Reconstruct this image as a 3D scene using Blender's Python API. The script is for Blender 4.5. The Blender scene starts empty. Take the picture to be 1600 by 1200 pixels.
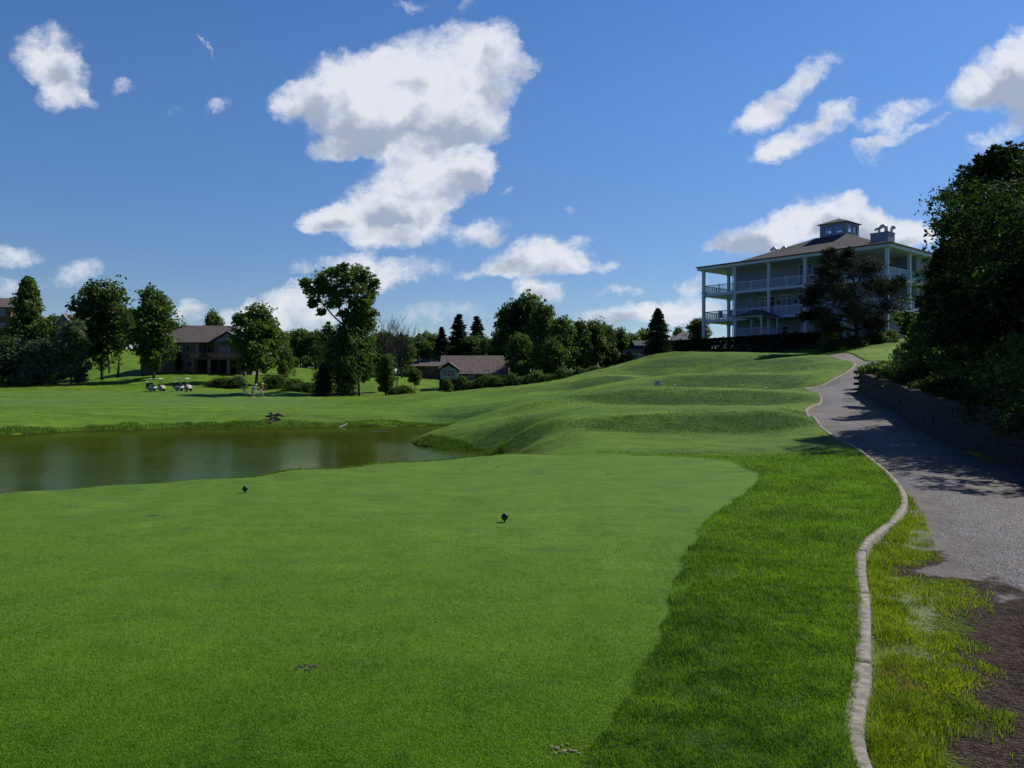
import bpy, math, random
import numpy as np
from mathutils import Vector, Matrix
R = math.radians
sc = bpy.context.scene
col = sc.collection
F = 1250.0                      # focal length in photo pixels (photo is 1600 wide)
EYE = 1.6

# ---------------------------------------------------------------- camera
cd = bpy.data.cameras.new('camera'); cd.sensor_width = 36; cd.lens = 36 * F / 1600
cd.clip_start = 0.05; cd.clip_end = 9000
cam = bpy.data.objects.new('camera', cd); col.objects.link(cam)
cam.location = (0, 0, EYE); cam.rotation_euler = (R(90), 0, 0)
sc.camera = cam

# ---------------------------------------------------------------- light and exposure
SUN_EL = 45.0
sun_h = Vector((0.82, 0.57, 0)).normalized()
SUN_DIR = Vector((sun_h.x * math.cos(R(SUN_EL)), sun_h.y * math.cos(R(SUN_EL)), math.sin(R(SUN_EL))))
sd = bpy.data.lights.new('sun', 'SUN'); sd.energy = 5.0; sd.angle = R(0.55); sd.color = (1.0, 0.94, 0.84)
so = bpy.data.objects.new('sun', sd); col.objects.link(so)
so.rotation_euler = (-SUN_DIR).to_track_quat('-Z', 'Y').to_euler()
sc.view_settings.view_transform = 'Standard'; sc.view_settings.look = 'None'
sc.view_settings.exposure = 0.0; sc.view_settings.gamma = 1.0
sc.view_settings.use_curve_mapping = False
sc.render.engine = 'CYCLES'
sc.cycles.max_bounces = 6; sc.cycles.diffuse_bounces = 3; sc.cycles.glossy_bounces = 3
sc.cycles.transmission_bounces = 4; sc.cycles.transparent_max_bounces = 4
try:
    sc.cycles.use_denoising = True
except Exception:
    pass

w = bpy.data.worlds.new('World'); sc.world = w; w.use_nodes = True
wn = w.node_tree.nodes; wl = w.node_tree.links
wn.clear()
class NT:
    """small helper to write node maths tersely"""
    def __init__(s, tree): s.t = tree; s.n = tree.nodes; s.l = tree.links
    def put(s, sock, v):
        if isinstance(v, bpy.types.NodeSocket): s.l.new(v, sock)
        else: sock.default_value = v
    def m(s, op, a, b=None, c=None, clamp=False):
        n = s.n.new('ShaderNodeMath'); n.operation = op; n.use_clamp = clamp
        s.put(n.inputs[0], a)
        if b is not None: s.put(n.inputs[1], b)
        if c is not None: s.put(n.inputs[2], c)
        return n.outputs[0]
    def v(s, op, a, b=None, scale=None):
        n = s.n.new('ShaderNodeVectorMath'); n.operation = op
        s.put(n.inputs[0], a)
        if b is not None: s.put(n.inputs[1], b)
        if scale is not None: s.put(n.inputs['Scale'], scale)
        return n.outputs['Value'] if op in ('LENGTH', 'DOT_PRODUCT', 'DISTANCE') else n.outputs['Vector']
    def noise(s, vec, scale, detail=4, rough=0.55, dist=0.0, out='Fac'):
        n = s.n.new('ShaderNodeTexNoise'); s.put(n.inputs['Vector'], vec)
        n.inputs['Scale'].default_value = scale; n.inputs['Detail'].default_value = detail
        n.inputs['Roughness'].default_value = rough; n.inputs['Distortion'].default_value = dist
        return n.outputs[out]
    def rng(s, v, a, b, c=0.0, d=1.0, smooth=True):
        n = s.n.new('ShaderNodeMapRange'); s.put(n.inputs[0], v)
        n.interpolation_type = 'SMOOTHSTEP' if smooth else 'LINEAR'
        n.inputs[1].default_value = a; n.inputs[2].default_value = b
        n.inputs[3].default_value = c; n.inputs[4].default_value = d
        return n.outputs[0]
    def mix(s, f, a, b):
        n = s.n.new('ShaderNodeMix'); n.data_type = 'RGBA'
        s.put(n.inputs[0], f); s.put(n.inputs[6], a); s.put(n.inputs[7], b)
        return n.outputs[2]
    def attr(s, name):
        n = s.n.new('ShaderNodeAttribute'); n.attribute_name = name
        return n.outputs['Fac']
    def comb(s, x, y, z):
        n = s.n.new('ShaderNodeCombineXYZ'); s.put(n.inputs[0], x); s.put(n.inputs[1], y); s.put(n.inputs[2], z)
        return n.outputs[0]
    def sep(s, v):
        n = s.n.new('ShaderNodeSeparateXYZ'); s.put(n.inputs[0], v); return n.outputs

W = NT(w.node_tree)
sky = wn.new('ShaderNodeTexSky'); sky.sky_type = 'NISHITA'; sky.sun_disc = False
sky.sun_elevation = R(SUN_EL); sky.sun_rotation = math.atan2(SUN_DIR.x, SUN_DIR.y)
sky.air_density = 1.0; sky.dust_density = 0.1; sky.ozone_density = 3.0; sky.altitude = 300
hsv = wn.new('ShaderNodeHueSaturation'); hsv.inputs['Saturation'].default_value = 1.27
hsv.inputs['Hue'].default_value = 0.511
wl.new(sky.outputs[0], hsv.inputs['Color'])
tc = wn.new('ShaderNodeTexCoord')
dx, dy, dz = W.sep(tc.outputs['Generated'])
dyc = W.m('MAXIMUM', dy, 0.08)
P0 = W.comb(W.m('DIVIDE', dx, dyc), W.m('DIVIDE', dz, dyc), 0.0)
wc = W.noise(P0, 9, 8, 0.66, 0, 'Color')
wv = W.v('SCALE', W.v('SUBTRACT', wc, (0.5, 0.5, 0.5)), scale=0.075)
P1 = W.v('MULTIPLY', W.v('ADD', P0, wv), (1, 1, 0))
CLOUDS = [  # px, py, rx, ry, rotation (degrees, counter-clockwise), weight, wispiness
 (690,105,100,62,0,1,0),(765,105,55,62,0,1,0),(600,115,80,48,20,1,0),(510,130,85,38,30,.9,.2),(460,150,50,25,20,.6,.5),
 (640,175,130,65,0,1,0),(560,185,75,55,0,.9,0),(525,228,42,24,0,.9,0),(700,190,85,48,0,1,0),(655,250,60,36,0,.85,0),
 (715,272,55,42,10,.95,0),(745,265,28,40,0,.8,.2),(625,308,82,42,0,1,0),(560,338,78,32,10,1,0),(635,345,62,38,0,1,0),
 (600,374,55,22,0,.9,0),(515,345,38,22,0,.9,.1),(825,112,24,18,30,.6,.5),
 (70,78,50,42,20,.75,.2),(95,112,50,38,-25,.8,.2),(95,145,42,20,0,.7,.3),(143,150,22,10,-15,.5,.6),
 (203,127,22,16,0,.42,.6),(340,172,20,12,0,.34,.8),(275,172,16,9,0,.2,.8),(20,394,44,18,0,.6,.3),(122,425,40,20,15,.6,.3),
 (750,362,48,24,10,.8,.3),(835,400,75,30,15,1,0),(885,410,42,22,0,.9,0),(780,424,65,14,8,.7,.3),(943,420,20,11,0,.6,.4),
 (630,428,75,20,6,.55,.5),(842,457,42,20,0,.9,.1),(965,460,42,7,0,.4,.6),(1060,487,70,22,5,.9,.1),(980,495,75,16,5,.8,.2),
 (1090,445,34,20,20,.5,.4),(430,482,62,28,20,.75,.1),(390,492,50,22,0,.7,.1),(500,492,62,38,0,.7,.1),(300,487,32,20,20,.7,.2),
 (560,430,60,30,0,.6,.3),(470,425,25,12,0,.3,.6),(20,445,60,16,0,.3,.5),(700,490,80,14,0,.35,.4),
 (1228,150,100,24,34,.72,.4),(1180,182,40,28,30,.75,.35),(1255,212,92,27,30,.66,.4),(1215,238,36,14,20,.6,.5),(1290,182,50,12,30,.6,.5),
 (1405,178,62,16,15,.75,.5),(1380,213,60,14,20,.7,.5),(1440,203,45,10,20,.55,.6),(1350,242,34,10,0,.3,.7),
 (1575,118,85,45,32,1,0),(1525,145,50,26,20,.9,.1),(1610,90,50,50,0,1,0),(1590,150,40,40,0,.9,0),(1575,203,60,18,25,.55,.5),(1530,215,26,10,0,.3,.6),
 (1230,362,110,26,12,1,.1),(1300,345,75,34,0,1,.1),(1385,358,66,32,0,1,.05),(1160,382,55,12,12,.8,.2),(1325,318,28,18,30,.7,.4),
 (1420,358,36,20,0,.7,.2),(887,327,12,6,0,.3,.6),(787,300,14,6,30,.25,.7),(640,8,36,8,0,.3,.8),(320,70,34,2.2,-52,.26,.9),
 (350,545,260,26,0,.6,0),(950,545,200,26,0,.6,0),(730,12,20,12,40,.25,.8),
]
acc = None; accs = None
for (px, py, rx, ry, ro, wt, ws) in CLOUDS:
    mp = wn.new('ShaderNodeMapping'); mp.vector_type = 'TEXTURE'
    wl.new(P1, mp.inputs['Vector'])
    mp.inputs['Location'].default_value = ((px - 800) / F, (600 - py) / F, 0)
    mp.inputs['Rotation'].default_value = (0, 0, R(ro))
    mp.inputs['Scale'].default_value = (rx * 1.25 / F, ry * 1.25 / F, 1)
    d2 = W.v('DOT_PRODUCT', mp.outputs[0], mp.outputs[0])
    g = W.m('MAXIMUM', W.m('MULTIPLY_ADD', d2, -wt, wt), 0.0)
    acc = g if acc is None else W.m('MULTIPLY_ADD', g, W.m('SUBTRACT', 1.0, acc), acc)
    if ws < .35 and ry > 15:
        s_ = W.sep(mp.outputs[0])[1]
        t = W.m('MULTIPLY', s_, g)
        accs = t if accs is None else W.m('ADD', accs, t)
P2 = W.v('ADD', P0, W.v('SCALE', wv, scale=0.5))
nz = W.noise(P2, 11, 10, 0.66)
na = W.noise(P2, 7, 5, 0.52); nz2 = W.noise(W.v('ADD', P2, (0.020, 0.030, 0)), 7, 5, 0.52)
nf = W.noise(W.v('MULTIPLY', P2, (1, 1.5, 1)), 34, 6, 0.65)
dens = W.m('ADD', acc, W.m('ADD', W.m('MULTIPLY_ADD', nz, 1.3, -0.72), W.m('MULTIPLY_ADD', nf, 1.15, -0.62)))
alpha = W.rng(dens, -0.08, 0.80)
alpha = W.m('MULTIPLY', alpha, W.rng(acc, 0.02, 0.22))
alpha = W.m('MULTIPLY', alpha, W.rng(dy, 0.1, 0.25))
relief = W.m('MULTIPLY', W.m('SUBTRACT', na, nz2), 2.6)
thick = W.rng(dens, 0.35, 1.35)
bri = W.m('ADD', W.m('MULTIPLY_ADD', thick, -0.24, 1.02), relief)
bri = W.m('ADD', bri, W.m('MULTIPLY', accs, 0.55))
bri = W.m('MINIMUM', W.m('MAXIMUM', bri, 0.48), 1.12)
ccol = W.mix(W.rng(bri, 0.5, 1.05), (5.2, 6.0, 7.6, 1), (11.0, 11.4, 12.2, 1))
amt = W.m('MULTIPLY', alpha, 0.95)
skyc = W.mix(W.rng(dz, 0.0, 0.40), (0.98, 1.02, 1.16, 1), (1.78, 1.68, 1.58, 1))
skyc = W.mix(W.rng(dz, 0.45, 0.75), skyc, (0.62, 0.62, 0.68, 1))
skyc = W.mix(W.rng(dy, -0.25, 0.15), (0.62, 0.70, 1.05, 1), skyc)
mulm = wn.new('ShaderNodeMix'); mulm.data_type = 'RGBA'; mulm.blend_type = 'MULTIPLY'; mulm.inputs[0].default_value = 1
wl.new(hsv.outputs[0], mulm.inputs[6]); wl.new(skyc, mulm.inputs[7])
fin = W.mix(amt, mulm.outputs[2], ccol)
bg = wn.new('ShaderNodeBackground'); bg.inputs['Strength'].default_value = 0.072
wl.new(fin, bg.inputs['Color'])
wo = wn.new('ShaderNodeOutputWorld'); wl.new(bg.outputs[0], wo.inputs[0])
try:
    w.cycles.sampling_method = 'MANUAL'; w.cycles.sample_map_resolution = 512
except Exception:
    pass

# ---------------------------------------------------------------- helpers
rs = np.random.RandomState(7)

def tag(o, label=None, cat=None, group=None, kind=None):
    if label: o['label'] = label
    if cat: o['category'] = cat
    if group: o['group'] = group
    if kind: o['kind'] = kind
    return o

def empty(name, loc, rz=0, label=None, cat=None, group=None):
    o = bpy.data.objects.new(name, None); o.empty_display_size = 0.3
    o.location = loc; o.rotation_euler = (0, 0, rz); col.objects.link(o)
    return tag(o, label, cat, group)

def link_mesh(name, me, mat, parent=None):
    if mat and not me.materials: me.materials.append(mat)
    o = bpy.data.objects.new(name, me); col.objects.link(o)
    if parent: o.parent = parent
    return o

def copy_tree(o, parent=None):
    c = o.copy(); col.objects.link(c); c.parent = parent
    for ch in [x for x in KIDS.get(o.name, [])]:
        cc = copy_tree(ch, c)
    return c
KIDS = {}
def reg():
    KIDS.clear()
    for o in col.objects:
        if o.parent: KIDS.setdefault(o.parent.name, []).append(o)

def np_mesh(name, verts, faces, smooth=False):
    """verts (n,3) faces (m,k) with constant k"""
    me = bpy.data.meshes.new(name)
    n = len(verts); m, k = faces.shape
    me.vertices.add(n); me.vertices.foreach_set('co', verts.astype(np.float32).ravel())
    me.loops.add(m * k); me.loops.foreach_set('vertex_index', faces.astype(np.int32).ravel())
    me.polygons.add(m)
    me.polygons.foreach_set('loop_start', (np.arange(m) * k).astype(np.int32))
    me.polygons.foreach_set('loop_total', np.full(m, k, np.int32))
    if smooth: me.polygons.foreach_set('use_smooth', np.ones(m, bool))
    me.update(calc_edges=True)
    return me

class MB:
    def __init__(s): s.v = []; s.f = []
    def add(s, vs, fs):
        b = len(s.v); s.v += [tuple(q) for q in vs]; s.f += [tuple(b + i for i in f) for f in fs]; return s
    def box(s, x0, y0, z0, x1, y1, z1):
        return s.add([(x0,y0,z0),(x1,y0,z0),(x1,y1,z0),(x0,y1,z0),(x0,y0,z1),(x1,y0,z1),(x1,y1,z1),(x0,y1,z1)],
            [(0,3,2,1),(4,5,6,7),(0,1,5,4),(1,2,6,5),(2,3,7,6),(3,0,4,7)])
    def cbox(s, c, d):
        return s.box(c[0]-d[0]/2, c[1]-d[1]/2, c[2]-d[2]/2, c[0]+d[0]/2, c[1]+d[1]/2, c[2]+d[2]/2)
    def bevbox(s, x0, y0, z0, x1, y1, z1, b):
        b = min(b, (x1-x0)/2.1, (y1-y0)/2.1, (z1-z0)/2.1)
        rings = [(z0, b), (z0 + b, 0), (z1 - b, 0), (z1, b)]
        vs = []
        for z, i in rings:
            X0, X1, Y0, Y1 = x0+i, x1-i, y0+i, y1-i; c = b if i == 0 else b*.5
            vs += [(X0+c,Y0,z),(X1-c,Y0,z),(X1,Y0+c,z),(X1,Y1-c,z),(X1-c,Y1,z),(X0+c,Y1,z),(X0,Y1-c,z),(X0,Y0+c,z)]
        fs = [tuple(range(7,-1,-1)), tuple(range(24,32))]
        for k in range(3):
            for i in range(8): j = (i+1) % 8; fs.append((k*8+i, k*8+j, k*8+8+j, k*8+8+i))
        return s.add(vs, fs)
    def tube(s, pts, rad, n=6, cap=True):
        pts = [Vector(p) for p in pts]
        if not hasattr(rad, '__len__'): rad = [rad] * len(pts)
        vs = []; fs = []
        up = Vector((0, 0, 1))
        for i, p in enumerate(pts):
            d = (pts[min(i+1, len(pts)-1)] - pts[max(i-1, 0)])
            d = d.normalized() if d.length > 1e-9 else up
            a = d.cross(Vector((0.13, 1, 0.07)) if abs(d.z) > .8 else up).normalized(); b = d.cross(a)
            for k in range(n):
                t = 2*math.pi*k/n
                vs.append(p + (a*math.cos(t) + b*math.sin(t)) * rad[i])
        for i in range(len(pts)-1):
            for k in range(n):
                j = (k+1) % n
                fs.append((i*n+k, i*n+j, (i+1)*n+j, (i+1)*n+k))
        if cap: fs.append(tuple(range(n))); fs.append(tuple((len(pts)-1)*n + k for k in range(n-1, -1, -1)))
        return s.add(vs, fs)
    def sphere(s, c, r, nu=12, nv=8):
        if not hasattr(r, '__len__'): r = (r, r, r)
        vs = [(c[0], c[1], c[2]-r[2])]
        for i in range(1, nv):
            a = -math.pi/2 + math.pi*i/nv
            for k in range(nu):
                t = 2*math.pi*k/nu
                vs.append((c[0]+r[0]*math.cos(a)*math.cos(t), c[1]+r[1]*math.cos(a)*math.sin(t), c[2]+r[2]*math.sin(a)))
        vs.append((c[0], c[1], c[2]+r[2])); fs = []
        for k in range(nu):
            j = (k+1) % nu
            fs.append((0, 1+j, 1+k)); L = 1+(nv-2)*nu; fs.append((L+k, L+j, len(vs)-1))
            for i in range(nv-2): fs.append((1+i*nu+k, 1+i*nu+j, 1+(i+1)*nu+j, 1+(i+1)*nu+k))
        return s.add(vs, fs)
    def prism(s, prof, x0, x1):
        """profile in (y,z), extruded along x"""
        n = len(prof)
        vs = [(x0, p[0], p[1]) for p in prof] + [(x1, p[0], p[1]) for p in prof]
        fs = [tuple(range(n-1,-1,-1)), tuple(range(n, 2*n))] + [(i, (i+1) % n, n+(i+1) % n, n+i) for i in range(n)]
        return s.add(vs, fs)
    def build(s, name, mat, parent=None, smooth=False, loc=None):
        me = bpy.data.meshes.new(name); me.from_pydata(s.v, [], s.f); me.update()
        import bmesh
        bm = bmesh.new(); bm.from_mesh(me); bmesh.ops.recalc_face_normals(bm, faces=bm.faces); bm.to_mesh(me); bm.free()
        if smooth: me.polygons.foreach_set('use_smooth', [True]*len(me.polygons))
        o = link_mesh(name, me, mat, parent)
        if loc: o.location = loc
        return o

# ---------------------------------------------------------------- materials
def mat(name, c, rough=0.8, var=0.25, scale=6.0, bump=0.0, bscale=None, metal=0.0, coord='Object', spec=0.5, c2=None, stretch=None):
    m = bpy.data.materials.new(name); m.use_nodes = True
    N = NT(m.node_tree); p = N.n['Principled BSDF']
    t = N.n.new('ShaderNodeTexCoord').outputs[coord]
    if stretch: t = N.v('MULTIPLY', t, stretch)
    nz = N.noise(t, scale, 6, 0.6)
    k = N.rng(nz, 0.3, 0.7)
    ca = tuple(max(0, x*(1-var)) for x in c) + (1,); cb = (c2 or tuple(min(1, x*(1+var)) for x in c)) + (1,)
    N.l.new(N.mix(k, ca, cb), p.inputs['Base Color'])
    p.inputs['Roughness'].default_value = rough; p.inputs['Metallic'].default_value = metal
    p.inputs['Specular IOR Level'].default_value = spec
    if bump:
        b = N.n.new('ShaderNodeBump'); b.inputs['Distance'].default_value = bump
        N.l.new(N.noise(t, bscale or scale*4, 5, 0.6), b.inputs['Height']); N.l.new(b.outputs[0], p.inputs['Normal'])
    return m

def leaf_mat(name, dark, light, trans=0.3, tcol=None, rough=0.5, pat=0.0, dry=None):
    m = bpy.data.materials.new(name); m.use_nodes = True
    N = NT(m.node_tree); p = N.n['Principled BSDF']; out = N.n['Material Output']
    g = N.n.new('ShaderNodeNewGeometry'); oi = N.n.new('ShaderNodeObjectInfo')
    nz = N.noise(N.n.new('ShaderNodeTexCoord').outputs['Object'], 0.5, 3, 0.6)
    f = N.m('ADD', N.m('MULTIPLY', g.outputs['Random Per Island'], 0.55), N.m('ADD', N.m('MULTIPLY_ADD', nz, 0.9, -0.3), N.m('MULTIPLY_ADD', oi.outputs['Random'], 0.3, -0.1)), clamp=True)
    if pat:
        t = N.n.new('ShaderNodeTexCoord').outputs['Object']
        f = N.m('ADD', f, N.m('ADD', N.m('MULTIPLY_ADD', N.noise(t, 1.4, 5, .7), 2*pat, -pat), N.m('MULTIPLY_ADD', N.noise(t, 8, 4, .7), 1.6*pat, -.8*pat)), clamp=True)
    c = N.mix(f, tuple(dark)+(1,), tuple(light)+(1,))
    if dry:
        t = N.n.new('ShaderNodeTexCoord').outputs['Object']
        c = N.mix(N.rng(N.noise(N.v('ADD', t, (9, 4, 0)), 2.2, 6, .75), .56, .68, 0, .8), c, tuple(dry)+(1,))
    N.l.new(c, p.inputs['Base Color']); p.inputs['Roughness'].default_value = rough
    p.inputs['Specular IOR Level'].default_value = 0.22
    tr = N.n.new('ShaderNodeBsdfTranslucent')
    mx = N.n.new('ShaderNodeMix'); mx.data_type = 'RGBA'; mx.blend_type = 'MULTIPLY'; mx.inputs[0].default_value = 1
    N.l.new(c, mx.inputs[6]); mx.inputs[7].default_value = (tcol or (1.5, 1.7, 0.6)) + (1,)
    N.l.new(mx.outputs[2], tr.inputs['Color'])
    ms = N.n.new('ShaderNodeMixShader'); ms.inputs[0].default_value = trans
    N.l.new(p.outputs[0], ms.inputs[1]); N.l.new(tr.outputs[0], ms.inputs[2]); N.l.new(ms.outputs[0], out.inputs[0])
    return m

M = {}
M['leaf'] = leaf_mat('broadleaf_foliage', (.024,.050,.016), (.125,.190,.055), .48)
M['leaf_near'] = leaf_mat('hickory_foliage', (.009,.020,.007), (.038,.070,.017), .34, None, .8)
M['leaf_bright'] = leaf_mat('bright_foliage', (.03,.062,.012), (.10,.16,.03), .38)
M['leaf_blue'] = leaf_mat('bluish_foliage', (.038,.068,.042), (.13,.18,.11), .38)
M['leaf_con'] = leaf_mat('conifer_foliage', (.008,.018,.010), (.028,.048,.022), .15, None, .8)
M['leaf_pine'] = leaf_mat('pine_foliage', (.011,.017,.011), (.036,.050,.032), .18, None, .85)
M['leaf_open'] = leaf_mat('open_crown_foliage', (.040,.070,.028), (.16,.23,.08), .5)
M['bark'] = mat('bark', (.055,.042,.034), .95, .4, 5, .02, 20)
M['bark_grey'] = mat('dead_bark', (.07,.062,.055), .95, .3, 5)
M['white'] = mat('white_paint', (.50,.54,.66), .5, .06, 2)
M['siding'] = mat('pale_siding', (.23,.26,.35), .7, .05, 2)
M['shingle'] = mat('grey_shingle', (.048,.048,.054), .95, .3, 2.5, .02, 30)
M['shingle_br'] = mat('brown_shingle', (.100,.084,.078), .95, .3, 2.5, .02, 30)
M['shingle_pu'] = mat('purple_brown_shingle', (.125,.098,.092), .95, .3, 2.5, .02, 30)
M['shingle_bg'] = mat('blue_grey_shingle', (.10,.10,.115), .95, .25, 2.5, .02, 30)
M['brick'] = mat('dark_brick', (.20,.155,.14), .9, .25, 3, .01, 30)
M['brick_red'] = mat('red_brown_brick', (.13,.07,.055), .9, .25, 3, .01, 30)
M['green_siding'] = mat('green_siding', (.24,.32,.28), .7, .08, 2)
M['tan_trim'] = mat('tan_trim', (.42,.38,.30), .7, .08, 2)
M['wood'] = mat('weathered_wood', (.16,.13,.10), .9, .35, 4, .01, 20, stretch=(6, 6, 1))
M['deckwood'] = mat('deck_wood', (.12,.075,.055), .85, .25, 3)
M['glass'] = mat('window_glass', (.03,.035,.045), .06, .2, 1)
def clear_mat():
    gm = bpy.data.materials.new('clear_glass'); gm.use_nodes = True; N = NT(gm.node_tree); gl = N.n.new('ShaderNodeBsdfGlossy'); gl.inputs['Roughness'].default_value = .06
    tr = N.n.new('ShaderNodeBsdfTransparent'); tr.inputs['Color'].default_value = (.62,.72,.78,1); ms = N.n.new('ShaderNodeMixShader'); ms.inputs[0].default_value = .2
    N.l.new(tr.outputs[0], ms.inputs[1]); N.l.new(gl.outputs[0], ms.inputs[2]); N.l.new(ms.outputs[0], N.n['Material Output'].inputs[0]); return gm
M['clear'] = clear_mat()
M['dark'] = mat('dark_opening', (.012,.012,.014), .7, .3, 1)
M['galv'] = mat('galvanised_metal', (.5,.52,.55), .4, .1, 2, metal=.7)
M['tee_black'] = mat('black_gloss_paint', (.006,.008,.010), .16, .2, 8)
M['rubber'] = mat('black_rubber', (.012,.012,.012), .7, .2, 8)
M['cartbody'] = mat('ivory_cart_paint', (.45,.42,.36), .3, .05, 3)
M['cartroof'] = mat('cream_cart_roof', (.80,.80,.68), .4, .04, 3)
M['bag'] = mat('black_bag_cloth', (.02,.02,.024), .8, .3, 5)
M['skin'] = mat('skin', (.50,.31,.22), .6, .08, 8)
M['cloth_black'] = mat('black_cloth', (.018,.018,.022), .9, .2, 8)
M['cloth_cream'] = mat('cream_cloth', (.62,.57,.45), .9, .08, 8)
M['cloth_blue'] = mat('light_blue_cloth', (.20,.32,.62), .9, .1, 8)
M['cloth_navy'] = mat('navy_cloth', (.02,.03,.06), .9, .1, 8)
M['cloth_red'] = mat('dark_red_cloth', (.22,.018,.022), .9, .1, 8)
M['cloth_grey'] = mat('grey_cloth', (.30,.32,.30), .9, .1, 8)
M['cloth_white'] = mat('white_cloth', (.8,.8,.8), .9, .04, 8)
M['scuff'] = mat('dry_turf', (.15,.16,.07), .9, .3, 8)
M['rock'] = mat('dark_rock', (.07,.062,.055), .95, .5, 3, .03, 12)
M['pipe'] = mat('white_plastic', (.8,.8,.78), .4, .04, 3)
M['sign'] = mat('sign_panel', (.50,.55,.60), .5, .08, 6)
M['signtxt'] = mat('sign_print', (.12,.16,.22), .5, .08, 6)
M['carpaint'] = mat('dark_car_paint', (.03,.025,.04), .2, .1, 3)

# ---------------------------------------------------------------- terrain function
def lerp(x, xp, yp): return np.interp(x, xp, yp)
def PZ(py, D): return EYE + (600 - py) / F * D
# kerb (left edge of the path) and wall base (right edge of the path) as x(y)
KR = [(1345,3.33,0),(1348,4.44,0),(1350,5.7,0),(1344,7.14,0),(1352,8.0,0),(1395,9.3,0),(1413,10.8,0),(1404,12.5,0),(1370,15.7,.03),
      (1330,19.7,.1),(1290,24.3,.2),(1264,29.3,.32),(1259,32.5,.5),(1276,35.4,.72),(1283,39.0,.9),(1274,42.5,1.12),(1258,46,1.42),(1300,50.5,1.92),
      (1325,55,2.48),(1335,60,3.18),(1313,65,3.58),(1275,70,4.1)]
def catmull(xp, yp, n=8):
    xs, ys = [], []
    for i in range(len(xp)-1):
        m0 = (yp[min(i+1,len(xp)-1)]-yp[max(i-1,0)])/(xp[min(i+1,len(xp)-1)]-xp[max(i-1,0)])
        m1 = (yp[min(i+2,len(xp)-1)]-yp[i])/(xp[min(i+2,len(xp)-1)]-xp[i])
        h = xp[i+1]-xp[i]
        for k in range(n):
            t = k/n
            ys.append((2*t**3-3*t**2+1)*yp[i]+(t**3-2*t**2+t)*h*m0+(-2*t**3+3*t**2)*yp[i+1]+(t**3-t**2)*h*m1); xs.append(xp[i]+t*h)
    xs.append(xp[-1]); ys.append(yp[-1])
    return np.array(xs), np.array(ys)
ky0 = [-8, 0, 2.0] + [k[1] for k in KR]; kx0 = [.9, 1.3, 1.4] + [(k[0]-800)/F*k[1] for k in KR]
KY, KX = catmull(ky0, kx0)
wy0 = [-8, 0, 3.3, 7, 10.5, 14.4, 17.5, 24, 30, 37, 44, 47, 51, 56, 61, 66, 70, 73]
wx0 = [6.6, 6.8, 6.9, 7.2, 8.0, 9.25, 10.0, 12.2, 14.4, 16.7, 19.0, 20.4, 22.9, 26.0, 28.4, 29.0, 29.5, 29.8]
WY, WX = catmull(wy0, wx0)
def kerbx(y): return np.interp(y, KY, KX)
def wallx(y): return np.interp(y, WY, WX)

CP = []
def cp(px, D, z): CP.append((px, D, z))
def cy(px, D, py): CP.append((px, D, PZ(py, D)))
TE_P = [-400, -200, 0, 300, 500, 700, 760, 830]; TE_D = [9.5, 10.6, 11.8, 13.5, 15.2, 17.1, 17.4, 18.1]
for px in (-400, -200, 0, 150, 300, 450, 600, 700):
    de = lerp(px, TE_P, TE_D)
    for D in (1, 2.2, 4, 7): cp(px, D, 0)
    for k, z in ((.75, 0), (.9, 0), (.985, 0), (1.0, -.03), (1.07, -.5), (1.15, -1.1), (1.3, -1.8)): cp(px, de*k, z)
for px in (800, 900, 1000, 1100, 1200, 1300):
    for D in (1, 2.2, 4, 7, 10, 13, 16): cp(px, D, 0)
for px in (1450, 1600, 1800, 2000):
    for D in (1, 2.2, 4, 7, 10): cp(px, D, 0)
for px in (800, 850, 900, 1000, 1050, 1120): cp(px, 18.0, 0)
for px in (-400, -200, 0, 150, 300, 450, 600):
    for D in (19, 23, 28, 34): cp(px, D, -2.0)
for px, D in ((300, 40), (450, 42), (600, 43)): cp(px, D, -1.9)
for D, z in ((22, -1.6), (25, -1.6), (28.5, -1.35), (31, -1.0), (33, -.6)): cp(700, D, z)
cy(700, 38, 666); cp(700, 41, -.6); cp(700, 46, -1.25); cp(705, 51, -1.0)
cp(640, 34, -1.1); cp(600, 34, -1.7); cp(655, 36, -.8); cp(640, 40, -1.3); cp(620, 46, -1.7)
for D, z in ((19.3, -.7), (22, -1.4), (26, -1.4), (30.8, -1.03), (32, -.5), (35.5, .0)): cp(760, D, z)
cy(760, 40, 646); cp(760, 46, -.35); cp(760, 52, -.6); cp(730, 31.3, -1.02); cp(730, 28.5, -1.4)
for D, z in ((19.3, -.3), (22, -.55), (25, -.35), (29, 0.05)): cp(820, D, z)
cy(850, 33, 648); cy(850, 38, 627); cy(850, 42, 620); cp(850, 46, .0); cy(850, 58, 617)
for D, z in ((19.5, -.02), (22, .0), (24.5, .12), (27, .38)): cp(900, D, z)
cy(900, 32, 640)
for px in (960, 1050, 1150, 1220):
    cp(px, 19, .0); cp(px, 21, .0)
    cp(px, 23, .02); cp(px, 25.2, .12); cp(px, 27, .52); cy(px, 28.5, 641 if px > 1000 else 650); cy(px, 30.5, 636 if px > 1000 else 641)
    cy(px, 34, 633.5 if px > 1000 else 632); cp(px, 37.2, .50); cp(px, 39.2, .75); cy(px, 41, 612.5); cy(px, 46, 609.3)
cy(1250, 41, 613); cy(950, 42, 612); cp(950, 47, .55)
cy(950, 58, 602); cy(950, 68, 589); cy(950, 78, 578.5); cy(950, 84, 574); cp(950, 96, 2.4); cp(950, 120, 1.9)
cy(1000, 50, 603); cy(1000, 54, 595); cy(1000, 57, 592.5); cp(1000, 61, 1.0); cy(1000, 68, 590); cy(1000, 76, 576); cy(1000, 84, 562); cp(1000, 98, 3.3)
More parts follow.
